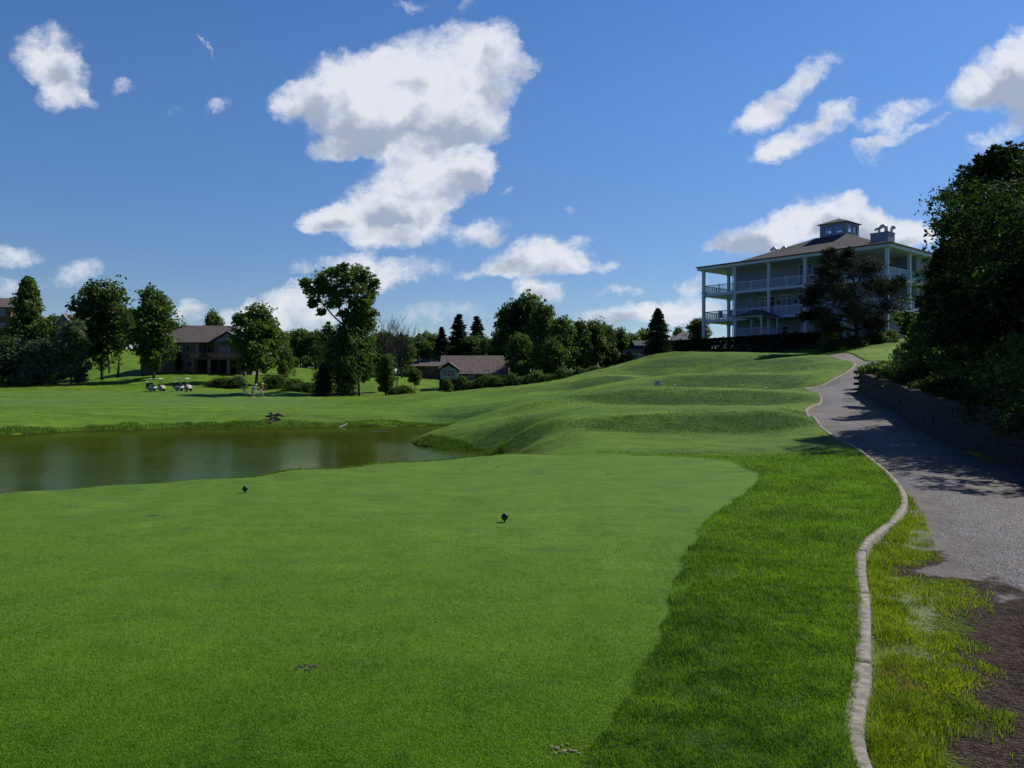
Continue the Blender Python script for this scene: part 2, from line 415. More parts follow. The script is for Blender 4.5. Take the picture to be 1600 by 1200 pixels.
for px in (1060, 1120, 1180, 1240):
    cp(px, 49.5, 1.15); cp(px, 52, 1.6); cy(px, 54.5, 586.5); cy(px, 56, 584.3); cy(px, 58.5, 583.6)
cp(1060, 62.5, 1.4); cp(1060, 69, 1.7); cp(1060, 74.5, 2.6); cy(1060, 80.5, 559); cy(1060, 84, 555.5)
cp(1110, 61, 2.45); cy(1110, 64, 578); cp(1110, 68.5, 1.9); cp(1110, 74.5, 3.0); cy(1110, 79.5, 556); cy(1110, 83, 551)
cy(1160, 62, 577); cy(1160, 66, 567); cp(1160, 70.5, 2.2); cy(1160, 75, 566); cy(1160, 80, 551.5); cy(1160, 84, 549)
cy(1220, 62, 573); cy(1220, 67, 560); cp(1220, 71.5, 2.9); cy(1220, 78, 555); cy(1220, 84, 551.5)
cy(1260, 60, 571); cy(1262, 65.5, 556.5); cp(1250, 71, 3.6); cy(1255, 78, 556)
for px, z in ((1000, 3.6), (1050, 4.9), (1100, 4.9), (1160, 4.9), (1220, 5.1), (1280, 5.6)): cp(px, 91, z)
cy(1035, 86, 549.5); cp(1035, 97, 5.2)
for px, D, z in ((1050,101,5.3),(1100,100,5.3),(1150,97,5.3),(1200,94,5.4),(1250,90,5.6),(1300,88,6.0),(1340,85,6.2),(1400,88,6.6),(1450,92,6.8),(1150,112,6.8),(1250,115,6.8),(1350,115,6.8),(1500,110,7),(1050,125,6.0),(1300,140,6.8)): cp(px, D, z)
for px, D, z in KR: cp(px, D, z)
cy(800, 48, 640); cy(800, 54, 632); cy(800, 62, 620); cy(800, 70, 607); cy(800, 75, 604.5); cp(800, 90, 1.0)
cy(870, 66, 606); cy(870, 78, 594.5); cp(870, 92, 1.5)
cy(700, 56, 643); cy(700, 66, 626); cy(700, 76, 614.5); cp(700, 90, .7)
cy(750, 64, 624); cy(750, 75, 609); cp(750, 90, .9)
for px, wd in ((-300, 36), (-150, 38), (0, 40.6), (200, 45.8), (400, 47.8), (600, 48.9)):
    cp(px, wd-2.5, -1.8); cp(px, wd, -1.03); cp(px, wd+1.2, -.72); cy(px, wd+6, 646); cy(px, wd+11, 640.5)
    cy(px, 72, 631.5); cy(px, 99, 621)
for px in (-150, 0, 200, 330): cy(px, 108, 614); cy(px, 118, 609.5); cy(px, 130, 601)
for px in (400, 450): cy(px, 112, 613.5); cp(px, 125, .7); cp(px, 138, 1.5)
for px in (530, 600, 650): cp(px, 108, -.1); cp(px, 118, .1); cp(px, 128, .8)
cp(-150, 145, 2.6); cp(0, 145, 2.6); cp(100, 160, 4.4); cp(200, 145, 3.0); cp(200, 165, 5.6); cp(100, 200, 9); cp(0, 190, 7.5); cp(220, 190, 9); cp(330, 195, 8); cp(60, 230, 10); cp(220, 235, 11)
cp(300, 146, 3.7); cp(300, 165, 4); cp(400, 150, 3.4); cp(480, 150, 2.7); cp(480, 185, 5.2); cp(560, 150, 2.3); cp(570, 175, 4.2)
cp(640, 150, 1.9); cp(650, 175, 3.2); cp(700, 130, .6); cp(700, 150, 1.0); cp(780, 130, .8); cp(780, 150, 1.0); cp(780, 175, 1.6); cp(870, 130, 1.3); cp(950, 150, 1.8); cp(1000, 140, 3.2)
for px in (-400, 0, 400, 700, 1000, 1300, 1600, 2000): cp(px, 240, 5); cp(px, 330, 6); cp(px, 420, 6)
# right side
for D, px, z in ((44,1342,1.27),(30,1395,.57),(24,1430,.30),(17.5,1512,.15),(14.4,1600,.08),(10.5,1750,0)): cp(px, D, z)
for px, D, z in ((1500,30,.6),(1600,30,.6),(1800,20,.2),(1500,44,1.4),(1620,44,1.4),(1420,52,2.0),(1500,56,2.6),(1700,60,3.2),(1800,30,.8),(2000,14,.1),(2000,40,1.5)): cp(px, D, z)
cy(1390, 61, 563.5); cy(1340, 66, 562.5); cy(1305, 73, 553); cy(1330, 76, 544.5); cy(1370, 77, 538); cy(1410, 76, 535); cy(1455, 76, 537); cp(1360, 82, 5.6); cp(1420, 82, 5.7); cy(1450, 66, 556); cy(1500, 72, 545); cp(1600, 75, 5.0)
CP = np.array(CP)
_, _ui = np.unique(np.round(CP[:, :2], 1), axis=0, return_index=True)
CP = CP[np.sort(_ui)]
def qmap(px, D): return np.stack([np.asarray(px)/120.0, 12*np.log(np.maximum(D, 1.0))], -1)
Q = qmap(CP[:, 0], CP[:, 1])
CC = 0.55
def kern(A, B):
    d2 = ((A[:, None, :] - B[None, :, :])**2).sum(-1)
    return np.sqrt(d2 + CC*CC)
K = kern(Q, Q)
n_ = len(Q)
A_ = np.zeros((n_+1, n_+1)); A_[:n_, :n_] = K - np.eye(n_)*0.02; A_[:n_, n_] = 1; A_[n_, :n_] = 1
sol = np.linalg.solve(A_, np.append(CP[:, 2], 0)); WT = sol[:n_]; W0 = sol[n_]

# smooth value noise for small ground undulation
_g = rs.rand(64, 64)
def vnoise(x, y, s):
    x = np.asarray(x)/s; y = np.asarray(y)/s
    xi = np.floor(x).astype(int); yi = np.floor(y).astype(int); fx = x-xi; fy = y-yi
    fx = fx*fx*(3-2*fx); fy = fy*fy*(3-2*fy)
    a = _g[xi % 64, yi % 64]; b = _g[(xi+1) % 64, yi % 64]; c = _g[xi % 64, (yi+1) % 64]; d = _g[(xi+1) % 64, (yi+1) % 64]
    return (a*(1-fx)+b*fx)*(1-fy)+(c*(1-fx)+d*fx)*fy
TX_Y = [-20, 0, 3.33, 4.35, 5.7, 7.4, 9.5, 11.2, 12.9, 14.3, 16.4, 17.6, 18.3]
TX_X = [-.6, -.3, .35, .70, 1.14, 1.63, 2.36, 3.2, 4.0, 4.46, 4.5, 3.8, 2.0]
def tee_right(y):
    y = np.asarray(y, float); return np.interp(y, TX_Y, TX_X) + (vnoise(y*0+3.3, y, .22)-.5)*.06 + (vnoise(y*0+8.1, y, .9)-.5)*.07
def tee_mask(x, y):
    th = np.arctan2(x, np.maximum(y, .01)); px = 800 + F*np.tan(np.clip(th, -.75, .75))
    de = np.interp(px, TE_P, TE_D)
    m = np.clip((tee_right(y) - x)/0.12 + .5, 0, 1) * np.clip((np.minimum(de*.985, 18.2) - y)/0.12 + .5, 0, 1)
    return m
def hbase(x, y):
    x = np.atleast_1d(np.asarray(x, float)); y = np.atleast_1d(np.asarray(y, float))
    r = np.hypot(x, y); th = np.arctan2(x, y); thc = np.clip(th, -.66, .76)
    px = 800 + F*np.tan(thc); D = np.clip(r*np.cos(thc), 1.2, 400)
    out = np.empty(len(x))
    for i in range(0, len(x), 20000):
        q = qmap(px[i:i+20000], D[i:i+20000])
        out[i:i+20000] = kern(q, Q) @ WT + W0
    back = np.clip((np.abs(th) - 1.2)/.6, 0, 1)      # behind the camera: level ground
    out = out*(1-back)
    near = np.clip((16-r)/3, 0, 1)
    return out
def sstep(a, b, x): t = np.clip((x-a)/(b-a), 0, 1); return t*t*(3-2*t)
def height(x, y, path=True):
    x = np.atleast_1d(np.asarray(x, float)); y = np.atleast_1d(np.asarray(y, float))
    z = hbase(x, y)
    wx = wallx(y); kx = kerbx(y)
    fade = 1 - sstep(43.2, 45.5, y)
    d = x - wx
    z = z + fade*sstep(.05, .35, d)*(.98) + sstep(.4, 9, d)*1.5*(1-sstep(46, 60, y))*fade
    rough = (1 - tee_mask(x, y))
    inpath = (d < 0) & (x > kx) & (y < 73)
    und = (vnoise(x, y, .35)-.5)*.022 + (vnoise(x+9, y+5, 1.1)-.5)*.05 + (vnoise(x+3, y, 3.7)-.5)*.10
    und = und*np.clip(np.hypot(x, y)/12, .35, 1)*(1 + 1.5*sstep(50, 110, y))
    und = und*sstep(-1.1, -.55, z)
    side = sstep(0, 1.2, np.maximum(kx - x, d))     # calm beside the path so the kerb sits on it
    z = z + np.where(inpath, 0, rough*und*np.where(y < 73, side, 1))
    if path:
        z = np.where((d < .02) & (x > kx + .05) & (y < 72.8), z - .30, z)
    return z
def H1(x, y): return float(height([x], [y], False)[0])

# ---------------------------------------------------------------- ground sheet
def ground():
    px_in = np.arange(-60, 1662, 2.2)
    th_in = np.arctan((px_in-800)/F)
    th = np.concatenate([np.linspace(-math.pi, th_in[0], 70)[:-1], th_in, np.linspace(th_in[-1], math.pi, 70)[1:]])
    Dv = np.concatenate([np.geomspace(.25, 2.6, 14)[:-1], np.geomspace(2.6, 17, 190)[:-1], np.geomspace(17, 130, 430)[:-1], np.geomspace(130, 420, 60)[:-1], np.geomspace(420, 6000, 14)])
    T, Rr = np.meshgrid(th, Dv)
    x = (Rr*np.sin(T)/np.cos(np.clip(T, -.7, .7))).ravel(); y = (Rr*np.cos(T)/np.cos(np.clip(T, -.7, .7))).ravel()
    z = height(x, y)
    nr, nc = T.shape
    idx = np.arange(nr*nc).reshape(nr, nc)
    f = np.stack([idx[:-1, :-1].ravel(), idx[:-1, 1:].ravel(), idx[1:, 1:].ravel(), idx[1:, :-1].ravel()], 1)[:, ::-1]
    me = np_mesh('ground', np.stack([x, y, z], 1), f, True)
    tm = tee_mask(x, y)
    a = me.attributes.new('tee', 'FLOAT', 'POINT'); a.data.foreach_set('value', tm.astype(np.float32))
    # the mown putting green and fairway across the pond
    px = 800 + F*x/np.maximum(y, .5)
    g = sstep(66, 74, y)*(1-sstep(112, 118, y))*(1-sstep(470, 560, px))*(y > 0)
    g2 = sstep(35.5, 37, y)*0
    a = me.attributes.new('green', 'FLOAT', 'POINT'); a.data.foreach_set('value', g.astype(np.float32))
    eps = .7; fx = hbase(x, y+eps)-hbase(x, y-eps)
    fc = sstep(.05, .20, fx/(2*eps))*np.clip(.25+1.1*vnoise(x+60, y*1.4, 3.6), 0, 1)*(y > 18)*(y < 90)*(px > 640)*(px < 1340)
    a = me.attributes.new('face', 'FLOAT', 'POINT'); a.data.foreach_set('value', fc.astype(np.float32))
    # bare bank under the trees and on top of the retaining wall
    b = sstep(.0, .4, x-wallx(y))*(1-sstep(40, 46, y))*(y > -8)
    a = me.attributes.new('bank', 'FLOAT', 'POINT'); a.data.foreach_set('value', b.astype(np.float32))
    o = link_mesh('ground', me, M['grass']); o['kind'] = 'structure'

def grass_mat():
    m = bpy.data.materials.new('mown_grass'); m.use_nodes = True
    N = NT(m.node_tree); p = N.n['Principled BSDF']
    t = N.n.new('ShaderNodeTexCoord').outputs['Object']
    big = N.noise(t, .10, 4, .6); mid = N.noise(t, .8, 5, .62); sm = N.noise(t, 7, 5, .65)
    fine = N.noise(N.v('MULTIPLY', t, (1, 1, 1)), 55, 3, .7); blade = N.noise(N.v('MULTIPLY', t, (1.8, .6, 1)), 160, 2, .6)
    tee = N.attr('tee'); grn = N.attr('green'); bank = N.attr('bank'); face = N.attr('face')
    m3 = N.noise(N.v('MULTIPLY', t, (.55, 1, 1)), 2.6, 6, .7)
    f1 = N.m('ADD', N.m('MULTIPLY_ADD', mid, .55, -.27), N.m('MULTIPLY_ADD', big, .7, -.35))
    f1 = N.m('ADD', f1, N.m('MULTIPLY_ADD', sm, .7, -.35))
    f1 = N.m('ADD', f1, N.m('MULTIPLY_ADD', m3, 1.5, -.75))
    f1 = N.m('ADD', f1, N.rng(N.noise(N.v('MULTIPLY', t, (.10, .45, 1)), 1.0, 5, .6), .35, .65, -.16, .16))
    f1 = N.m('ADD', f1, N.m('MULTIPLY', face, -.48))  # camera-facing slopes darkened: their shade put into the colour, plus longer rough grass
    f1 = N.m('ADD', f1, N.m('MULTIPLY_ADD', fine, .9, .10), clamp=True)
    cr = N.mix(f1, (.028,.074,.007,1), (.150,.262,.018,1))           # rough
    f2 = N.m('ADD', N.m('MULTIPLY_ADD', mid, .7, -.35), N.m('MULTIPLY_ADD', blade, 1.5, -.25))
    f2 = N.m('ADD', f2, N.m('MULTIPLY_ADD', sm, .35, -.17), clamp=True)
    ct = N.mix(f2, (.055,.125,.012,1), (.130,.245,.022,1))          # tee
    cg = N.mix(f2, (.065,.145,.024,1), (.115,.220,.040,1))          # green
    band = N.rng(N.noise(N.v('MULTIPLY', t, (.02, .55, 1)), 1.0, 4, .6), .38, .62, -.16, .16)
    cg = N.mix(N.m('ADD', f2, N.m('MULTIPLY', band, 1.4), clamp=True), (.060,.130,.020,1), (.125,.230,.040,1))
    yel = N.rng(N.noise(t, .8, 8, .75), .52, .72)
    ct = N.mix(N.m('MULTIPLY', yel, .55), ct, (.150,.235,.022,1))
    ct = N.mix(N.rng(N.noise(N.v('ADD', t, (3, 50, 0)), 1.9, 9, .78), .42, .68, 0, .6), ct, (.046,.098,.014,1))
    blu = N.rng(N.noise(N.v('ADD', t, (31, 7, 0)), 1.3, 6, .75), .56, .70)
    cr = N.mix(N.m('MULTIPLY', blu, .35), cr, (.075,.140,.060,1))
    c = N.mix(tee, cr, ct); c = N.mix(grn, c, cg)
    soil = N.mix(N.rng(sm, .35, .65), (.016,.014,.010,1), (.025,.040,.010,1))
    c = N.mix(N.m('MULTIPLY', bank, .85), c, soil)
    N.l.new(c, p.inputs['Base Color']); p.inputs['Roughness'].default_value = .75
    p.inputs['Specular IOR Level'].default_value = .10
    hgt = N.m('ADD', N.m('MULTIPLY', m3, 4.0), N.m('MULTIPLY', fine, .7))
    hgt = N.m('ADD', hgt, N.m('ADD', N.m('MULTIPLY', blade, .35), N.m('MULTIPLY', N.noise(t, 22, 3, .6), .9)))
    b = N.n.new('ShaderNodeBump'); N.l.new(hgt, b.inputs['Height'])
    b.inputs['Distance'].default_value = .03
    N.l.new(N.m('ADD', N.m('MULTIPLY_ADD', tee, -.30, .85), N.m('MULTIPLY', face, .5)), b.inputs['Strength'])
    N.l.new(b.outputs[0], p.inputs['Normal'])
    return m
M['grass'] = grass_mat()
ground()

# ---------------------------------------------------------------- cart path strip
def path_mat():
    m = bpy.data.materials.new('gravel_and_asphalt'); m.use_nodes = True
    N = NT(m.node_tree); p = N.n['Principled BSDF']
    t = N.n.new('ShaderNodeTexCoord').outputs['Object']
    ga = N.attr('gravel'); mu = N.attr('mud'); gr = N.attr('verge')
    n1 = N.noise(t, 2.2, 6, .65); n2 = N.noise(t, 14, 5, .65); n3 = N.noise(t, 70, 3, .7)
    vor = N.n.new('ShaderNodeTexVoronoi'); vor.inputs['Scale'].default_value = 48; N.l.new(t, vor.inputs['Vector'])
    stone = N.n.new('ShaderNodeSeparateColor'); N.l.new(vor.outputs['Color'], stone.inputs[0])
    sv = stone.outputs[0]
    litter = N.rng(N.noise(N.v('ADD', t, (5, 5, 0)), 26, 5, .75), .60, .68)
    asp = N.mix(N.rng(N.noise(t, .9, 7, .72), .36, .64), (.034,.029,.028,1), (.088,.076,.073,1))
    asp = N.mix(N.m('MULTIPLY', N.rng(n3, .4, .7), .5), asp, (.14,.125,.115,1))
    grv = N.mix(N.m('POWER', sv, 2.2), (.022,.020,.025,1), (.19,.178,.215,1))
    grv = N.mix(N.m('MULTIPLY', N.rng(n2, .45, .65), .5), grv, (.12,.105,.10,1))
    mud = N.mix(N.rng(n2, .3, .7), (.018,.013,.010,1), (.075,.056,.046,1)); mud = N.mix(N.m('MULTIPLY', N.rng(n3, .50, .66), .6), mud, (.15,.12,.10,1))
    gg = N.rng(N.m('ADD', N.m('ADD', ga, N.m('MULTIPLY_ADD', n2, 1.2, -.6)), N.m('MULTIPLY_ADD', n1, 2.2, -1.2)), .30, .70)
    mm = N.rng(N.m('ADD', mu, N.m('MULTIPLY_ADD', n2, .8, -.4)), .4, .6)
    vv = N.rng(N.m('ADD', gr, N.m('ADD', N.m('MULTIPLY_ADD', n2, .9, -.45), N.m('MULTIPLY_ADD', n1, 1.1, -.55))), .42, .58)
    vc = N.mix(N.noise(t, 30, 4, .7), (.030,.045,.010,1), (.13,.19,.02,1))
    c = N.mix(gg, asp, grv); c = N.mix(N.m('MULTIPLY', litter, .8), c, (.022,.016,.012,1)); c = N.mix(mm, c, mud); c = N.mix(vv, c, vc)
    N.l.new(c, p.inputs['Base Color']); p.inputs['Roughness'].default_value = .62
    N.l.new(N.m('MULTIPLY_ADD', mm, .2, N.m('MULTIPLY_ADD', gg, -.10, .74)), p.inputs['Roughness']); N.l.new(N.m('MULTIPLY_ADD', mm, -.4, .45), p.inputs['Specular IOR Level'])
    # tyre tread pattern pressed in the mud: real relief
    wv = N.n.new('ShaderNodeTexWave'); wv.bands_direction = 'Y'; wv.inputs['Scale'].default_value = 11.0
    wv.inputs['Distortion'].default_value = 7; wv.inputs['Detail Scale'].default_value = 2.5; wv.inputs['Detail'].default_value = 2; N.l.new(t, wv.inputs['Vector'])
    h = N.m('ADD', N.m('MULTIPLY', vor.outputs['Distance'], N.m('MULTIPLY', gg, .9)), N.m('MULTIPLY', n2, .8))
    h = N.m('ADD', h, N.m('MULTIPLY', N.m('MULTIPLY', wv.outputs['Fac'], mm), .55))
    h = N.m('ADD', h, N.m('MULTIPLY', n3, .35))
    b = N.n.new('ShaderNodeBump'); N.l.new(h, b.inputs['Height']); b.inputs['Distance'].default_value = .022
    N.l.new(b.outputs[0], p.inputs['Normal'])
    return m
M['path'] = path_mat()
# outline of the grass verge between the kerb and the gravel: x limit by y (metres)
VG_Y = [2.5, 3.33, 4.0, 5.0, 5.7, 6.3, 6.7, 6.95, 7.15, 7.5, 8.0, 8.7, 10.0, 11.1, 12.0, 13.0]
VG_X = [1.6, 1.96, 2.37, 2.92, 3.28, 3.65, 3.85, 3.45, 3.40, 3.9, 4.1, 4.4, 5.0, 5.45, 5.7, 5.65]
MU_Y = [0, 2.5, 3.33, 4.0, 5, 5.8, 6.45, 6.9, 7.3]
MU_X = [1.0, 1.75, 2.12, 2.55, 3.12, 3.6, 3.98, 4.1, 4.1]
def verge_fn(x, y):
    kx = kerbx(y)
    lim = np.interp(y, VG_Y, VG_X) - (vnoise(x+40, y, .13)-.5)*.22 - (vnoise(x+4, y+30, .5)-.5)*.25 - (1-sstep(4.2, 5.6, y))*.12 - .25*np.clip(vnoise(x+21, y+13, .33)-.45, 0, 1)
    v = np.clip((lim-x)/.75 + .5, 0, 1)
    v = v*np.clip(1 - sstep(12.3, 13.2, y), 0, 1)
    return v
def path_z(x, y):
    z = hbase(x, y)
    d = (x-kerbx(y)); near = 1-sstep(20, 26, y)
    z = z - .06 + .055*near*0
    z = z + (vnoise(x, y, .9)-.5)*.03 + (vnoise(x, y, .23)-.5)*.012
    rut = np.exp(-((x-np.interp(y, MU_Y, MU_X)+.02)/.16)**2)*(1-sstep(6, 7, y))
    z = z - rut*.035
    z = z - sstep(wallx(y)-.5, wallx(y), x)*.02
    return z
def path():
    ys = np.concatenate([np.linspace(-8, 2.5, 30)[:-1], np.linspace(2.5, 14, 330)[:-1], np.geomspace(14, 73, 420)])
    t = np.linspace(0, 1, 110)**1.15
    Y, T = np.meshgrid(ys, t, indexing='ij')
    X = (kerbx(ys)+.045)[:, None]*(1-T) + (wallx(ys)+.12)[:, None]*T
    x = X.ravel(); y = Y.ravel(); z = path_z(x, y)
    nr, nc = X.shape; idx = np.arange(nr*nc).reshape(nr, nc)
    f = np.stack([idx[:-1, :-1].ravel(), idx[:-1, 1:].ravel(), idx[1:, 1:].ravel(), idx[1:, :-1].ravel()], 1)
    me = np_mesh('cart_path', np.stack([x, y, z], 1), f, True)
    tt = T.ravel()
    # gravel: washed band along the kerb high up, wandering to the middle lower down
    gc = np.interp(y, [0, 8, 11, 14, 18, 22, 26, 30, 36, 41, 46, 49, 52], [.45, .42, .30, .25, .42, .45, .30, .28, .30, .34, .5, .6, .9])
    gw = np.interp(y, [0, 8, 12, 16, 20, 24, 28, 36, 41, 46, 50, 54], [.3, .28, .26, .22, .24, .26, .24, .26, .25, .45, .14, .02])
    g = np.clip(1.25 - np.abs(tt-gc)/gw + (vnoise(x, y, 1.3)-.5)*.8, 0, 1)*(y < 53)
    mx = np.interp(y, MU_Y, MU_X)
    m_ = np.clip(1.3 - np.abs(x-mx-.04)/.27 + (vnoise(x, y, .2)-.5)*.6, 0, 1)*(1-sstep(5.9, 7.2, y+(vnoise(x+3, y, .3)-.5)*.8))
    m2 = np.clip(1.2 - np.abs(x - np.interp(y, VG_Y, VG_X) + .05)/.40, 0, 1)*.8*(y < 8)
    for nme, v in (('gravel', g), ('mud', np.maximum(m_, m2)), ('verge', verge_fn(x, y))):
        a = me.attributes.new(nme, 'FLOAT', 'POINT'); a.data.foreach_set('value', v.astype(np.float32))
    o = link_mesh('cart_path', me, M['path']); o['kind'] = 'structure'
path()

# kerb: concrete strip swept along the left edge of the path
M['kerb'] = mat('kerb_concrete', (.24,.225,.19), .9, .42, 16, .010, 60)
def kerb_joint():
    m = M['kerb']; N = NT(m.node_tree); p = N.n['Principled BSDF']; src = p.inputs['Base Color'].links[0].from_socket
    t = N.n.new('ShaderNodeTexCoord').outputs['Object']
    st = N.rng(N.noise(t, 3.0, 8, .75), .50, .70, 0, .4)
    c = N.mix(st, src, (.075,.070,.045,1)); c = N.mix(N.m('MULTIPLY', N.attr('joint'), .9), c, (.03,.028,.02,1))
    N.l.new(c, p.inputs['Base Color'])
kerb_joint()
def kerb():
    ys = np.concatenate([np.linspace(-8, 3, 40)[:-1], np.arange(3, 14, .028), np.arange(14.1, 72, .12)])
    xs = kerbx(ys)
    z = hbase(xs-.08, ys)
    dxv = np.gradient(xs, ys); L = np.hypot(1, dxv); nx = 1/L; ny = -dxv/L       # unit normal towards the path
    wdt = .045*(1 + .30*(vnoise(xs*0+5, ys, .9)-.5))
    prof = [(-1.0, -.12), (-1.0, .012), (-.93, .018), (.72, .016), (.95, .006), (1.06, -.16)]
    V = []
    for k, (o_, h_) in enumerate(prof):
        jit = (vnoise(ys+k*7.7, xs+k, .55)-.5)*.006 - .018*((ys % 1.52) < .045)*(k in (1, 2, 3, 4))
        V.append(np.stack([xs + nx*(o_*wdt+jit*.6), ys + ny*(o_*wdt+jit*.6), z + h_ + jit*.7*(h_ > -.05)], 1))
    V = np.stack(V, 1).reshape(-1, 3); nr = len(ys); nc = len(prof); idx = np.arange(nr*nc).reshape(nr, nc)
    f = np.stack([idx[:-1, :-1].ravel(), idx[:-1, 1:].ravel(), idx[1:, 1:].ravel(), idx[1:, :-1].ravel()], 1)
    me = np_mesh('kerb', V, f, False)
    jt = np.repeat(((ys % 1.52) < .05).astype(np.float32), nc); a = me.attributes.new('joint', 'FLOAT', 'POINT'); a.data.foreach_set('value', jt)
    o = link_mesh('kerb', me, M['kerb']); o['kind'] = 'structure'
kerb()

# ---------------------------------------------------------------- pond
def pond():
    m = bpy.data.materials.new('pond_water'); m.use_nodes = True
    N = NT(m.node_tree); p = N.n['Principled BSDF']
    t = N.n.new('ShaderNodeTexCoord').outputs['Object']
    dif = N.n.new('ShaderNodeBsdfDiffuse'); N.l.new(N.mix(N.noise(t, .15, 3, .5), (.052,.078,.010,1), (.070,.100,.014,1)), dif.inputs['Color'])
    gl = N.n.new('ShaderNodeBsdfGlossy'); gl.inputs['Roughness'].default_value = .02; gl.inputs['Color'].default_value = (.40,.45,.28,1)
    fr = N.n.new('ShaderNodeFresnel'); fr.inputs['IOR'].default_value = 1.33; ms = N.n.new('ShaderNodeMixShader')
    N.l.new(N.m('MULTIPLY', fr.outputs[0], .62), ms.inputs[0]); N.l.new(dif.outputs[0], ms.inputs[1]); N.l.new(gl.outputs[0], ms.inputs[2]); N.l.new(ms.outputs[0], N.n['Material Output'].inputs[0])
    h = N.m('ADD', N.noise(N.v('MULTIPLY', t, (.6, 1.7, 1)), 3.2, 4, .6), N.m('MULTIPLY', N.noise(t, .5, 2, .5), .8))
    calm = N.m('MULTIPLY', N.rng(N.noise(t, .12, 2, .5), .35, .65, .5, 1.0), N.rng(N.sep(t)[1], 46.0, 30.0, .25, 1.0))
    b = N.n.new('ShaderNodeBump'); N.l.new(h, b.inputs['Height']); b.inputs['Distance'].default_value = .012
    N.l.new(calm, b.inputs['Strength']); N.l.new(b.outputs[0], gl.inputs['Normal']); N.l.new(b.outputs[0], fr.inputs['Normal'])
    b_ = MB(); nx, ny = 30, 14
    for i in range(nx+1):
        for j in range(ny+1): b_.v.append((-90 + i*(92)/nx, 9 + j*46/ny, -1.0))
    for i in range(nx):
        for j in range(ny): a = i*(ny+1)+j; b_.f.append((a, a+ny+1, a+ny+2, a+1))
    o = b_.build('pond_water', m); o['kind'] = 'structure'
pond()

# ---------------------------------------------------------------- grass blades
def blades(name, x, y, z, h, wd, mt, lean=.35, label=None, seed=1):
    r = np.random.RandomState(seed); n = len(x)
    a = r.rand(n)*2*np.pi; l = (r.rand(n)*lean+.08)*h; la = r.rand(n)*2*np.pi
    hx = np.cos(a)*wd/2; hy = np.sin(a)*wd/2
    mxp = x + np.cos(la)*l*.35; myp = y + np.sin(la)*l*.35
    tx = x + np.cos(la)*l; ty = y + np.sin(la)*l
    V = np.stack([np.stack([x-hx, y-hy, z-.004], 1), np.stack([x+hx, y+hy, z-.004], 1),
                  np.stack([mxp+hx*.8, myp+hy*.8, z+h*.6], 1), np.stack([mxp-hx*.8, myp-hy*.8, z+h*.6], 1),
                  np.stack([tx, ty, z+h*np.sqrt(np.clip(1-(l/h)**2*.5, .1, 1))], 1)], 1).reshape(-1, 3)
    i = np.arange(n)*5
    f = np.concatenate([np.stack([i, i+1, i+2], 1), np.stack([i, i+2, i+3], 1), np.stack([i+3, i+2, i+4], 1)])
    me = np_mesh(name, V, f)
    o = link_mesh(name, me, mt); tag(o, label, 'grass', None, 'stuff')
    return o
M['blade'] = leaf_mat('grass_blades', (.036,.092,.010), (.200,.345,.036), .48, (1.3, 1.35, .5), .6, .9, (.15,.22,.12))
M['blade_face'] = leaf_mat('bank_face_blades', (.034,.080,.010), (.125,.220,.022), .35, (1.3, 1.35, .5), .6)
M['blade_verge'] = leaf_mat('verge_blades', (.045,.100,.008), (.27,.37,.035), .48, (1.3, 1.3, .5), .6, 1.0, (.20,.17,.09))
M['blade_tee'] = leaf_mat('tee_blades', (.040,.110,.008), (.220,.380,.032), .45, (1.3, 1.35, .5), .6, .55)
def scatter(n, y0, y1, xl, xr, seed, power=2.0):
    r = np.random.RandomState(seed)
    u = r.rand(n); y = (y0**(1-power) + u*(y1**(1-power)-y0**(1-power)))**(1/(1-power)) if power != 1 else y0*(y1/y0)**u
    a = xl(y); b = xr(y); x = a + (b-a)*r.rand(n)
    return x, y, r
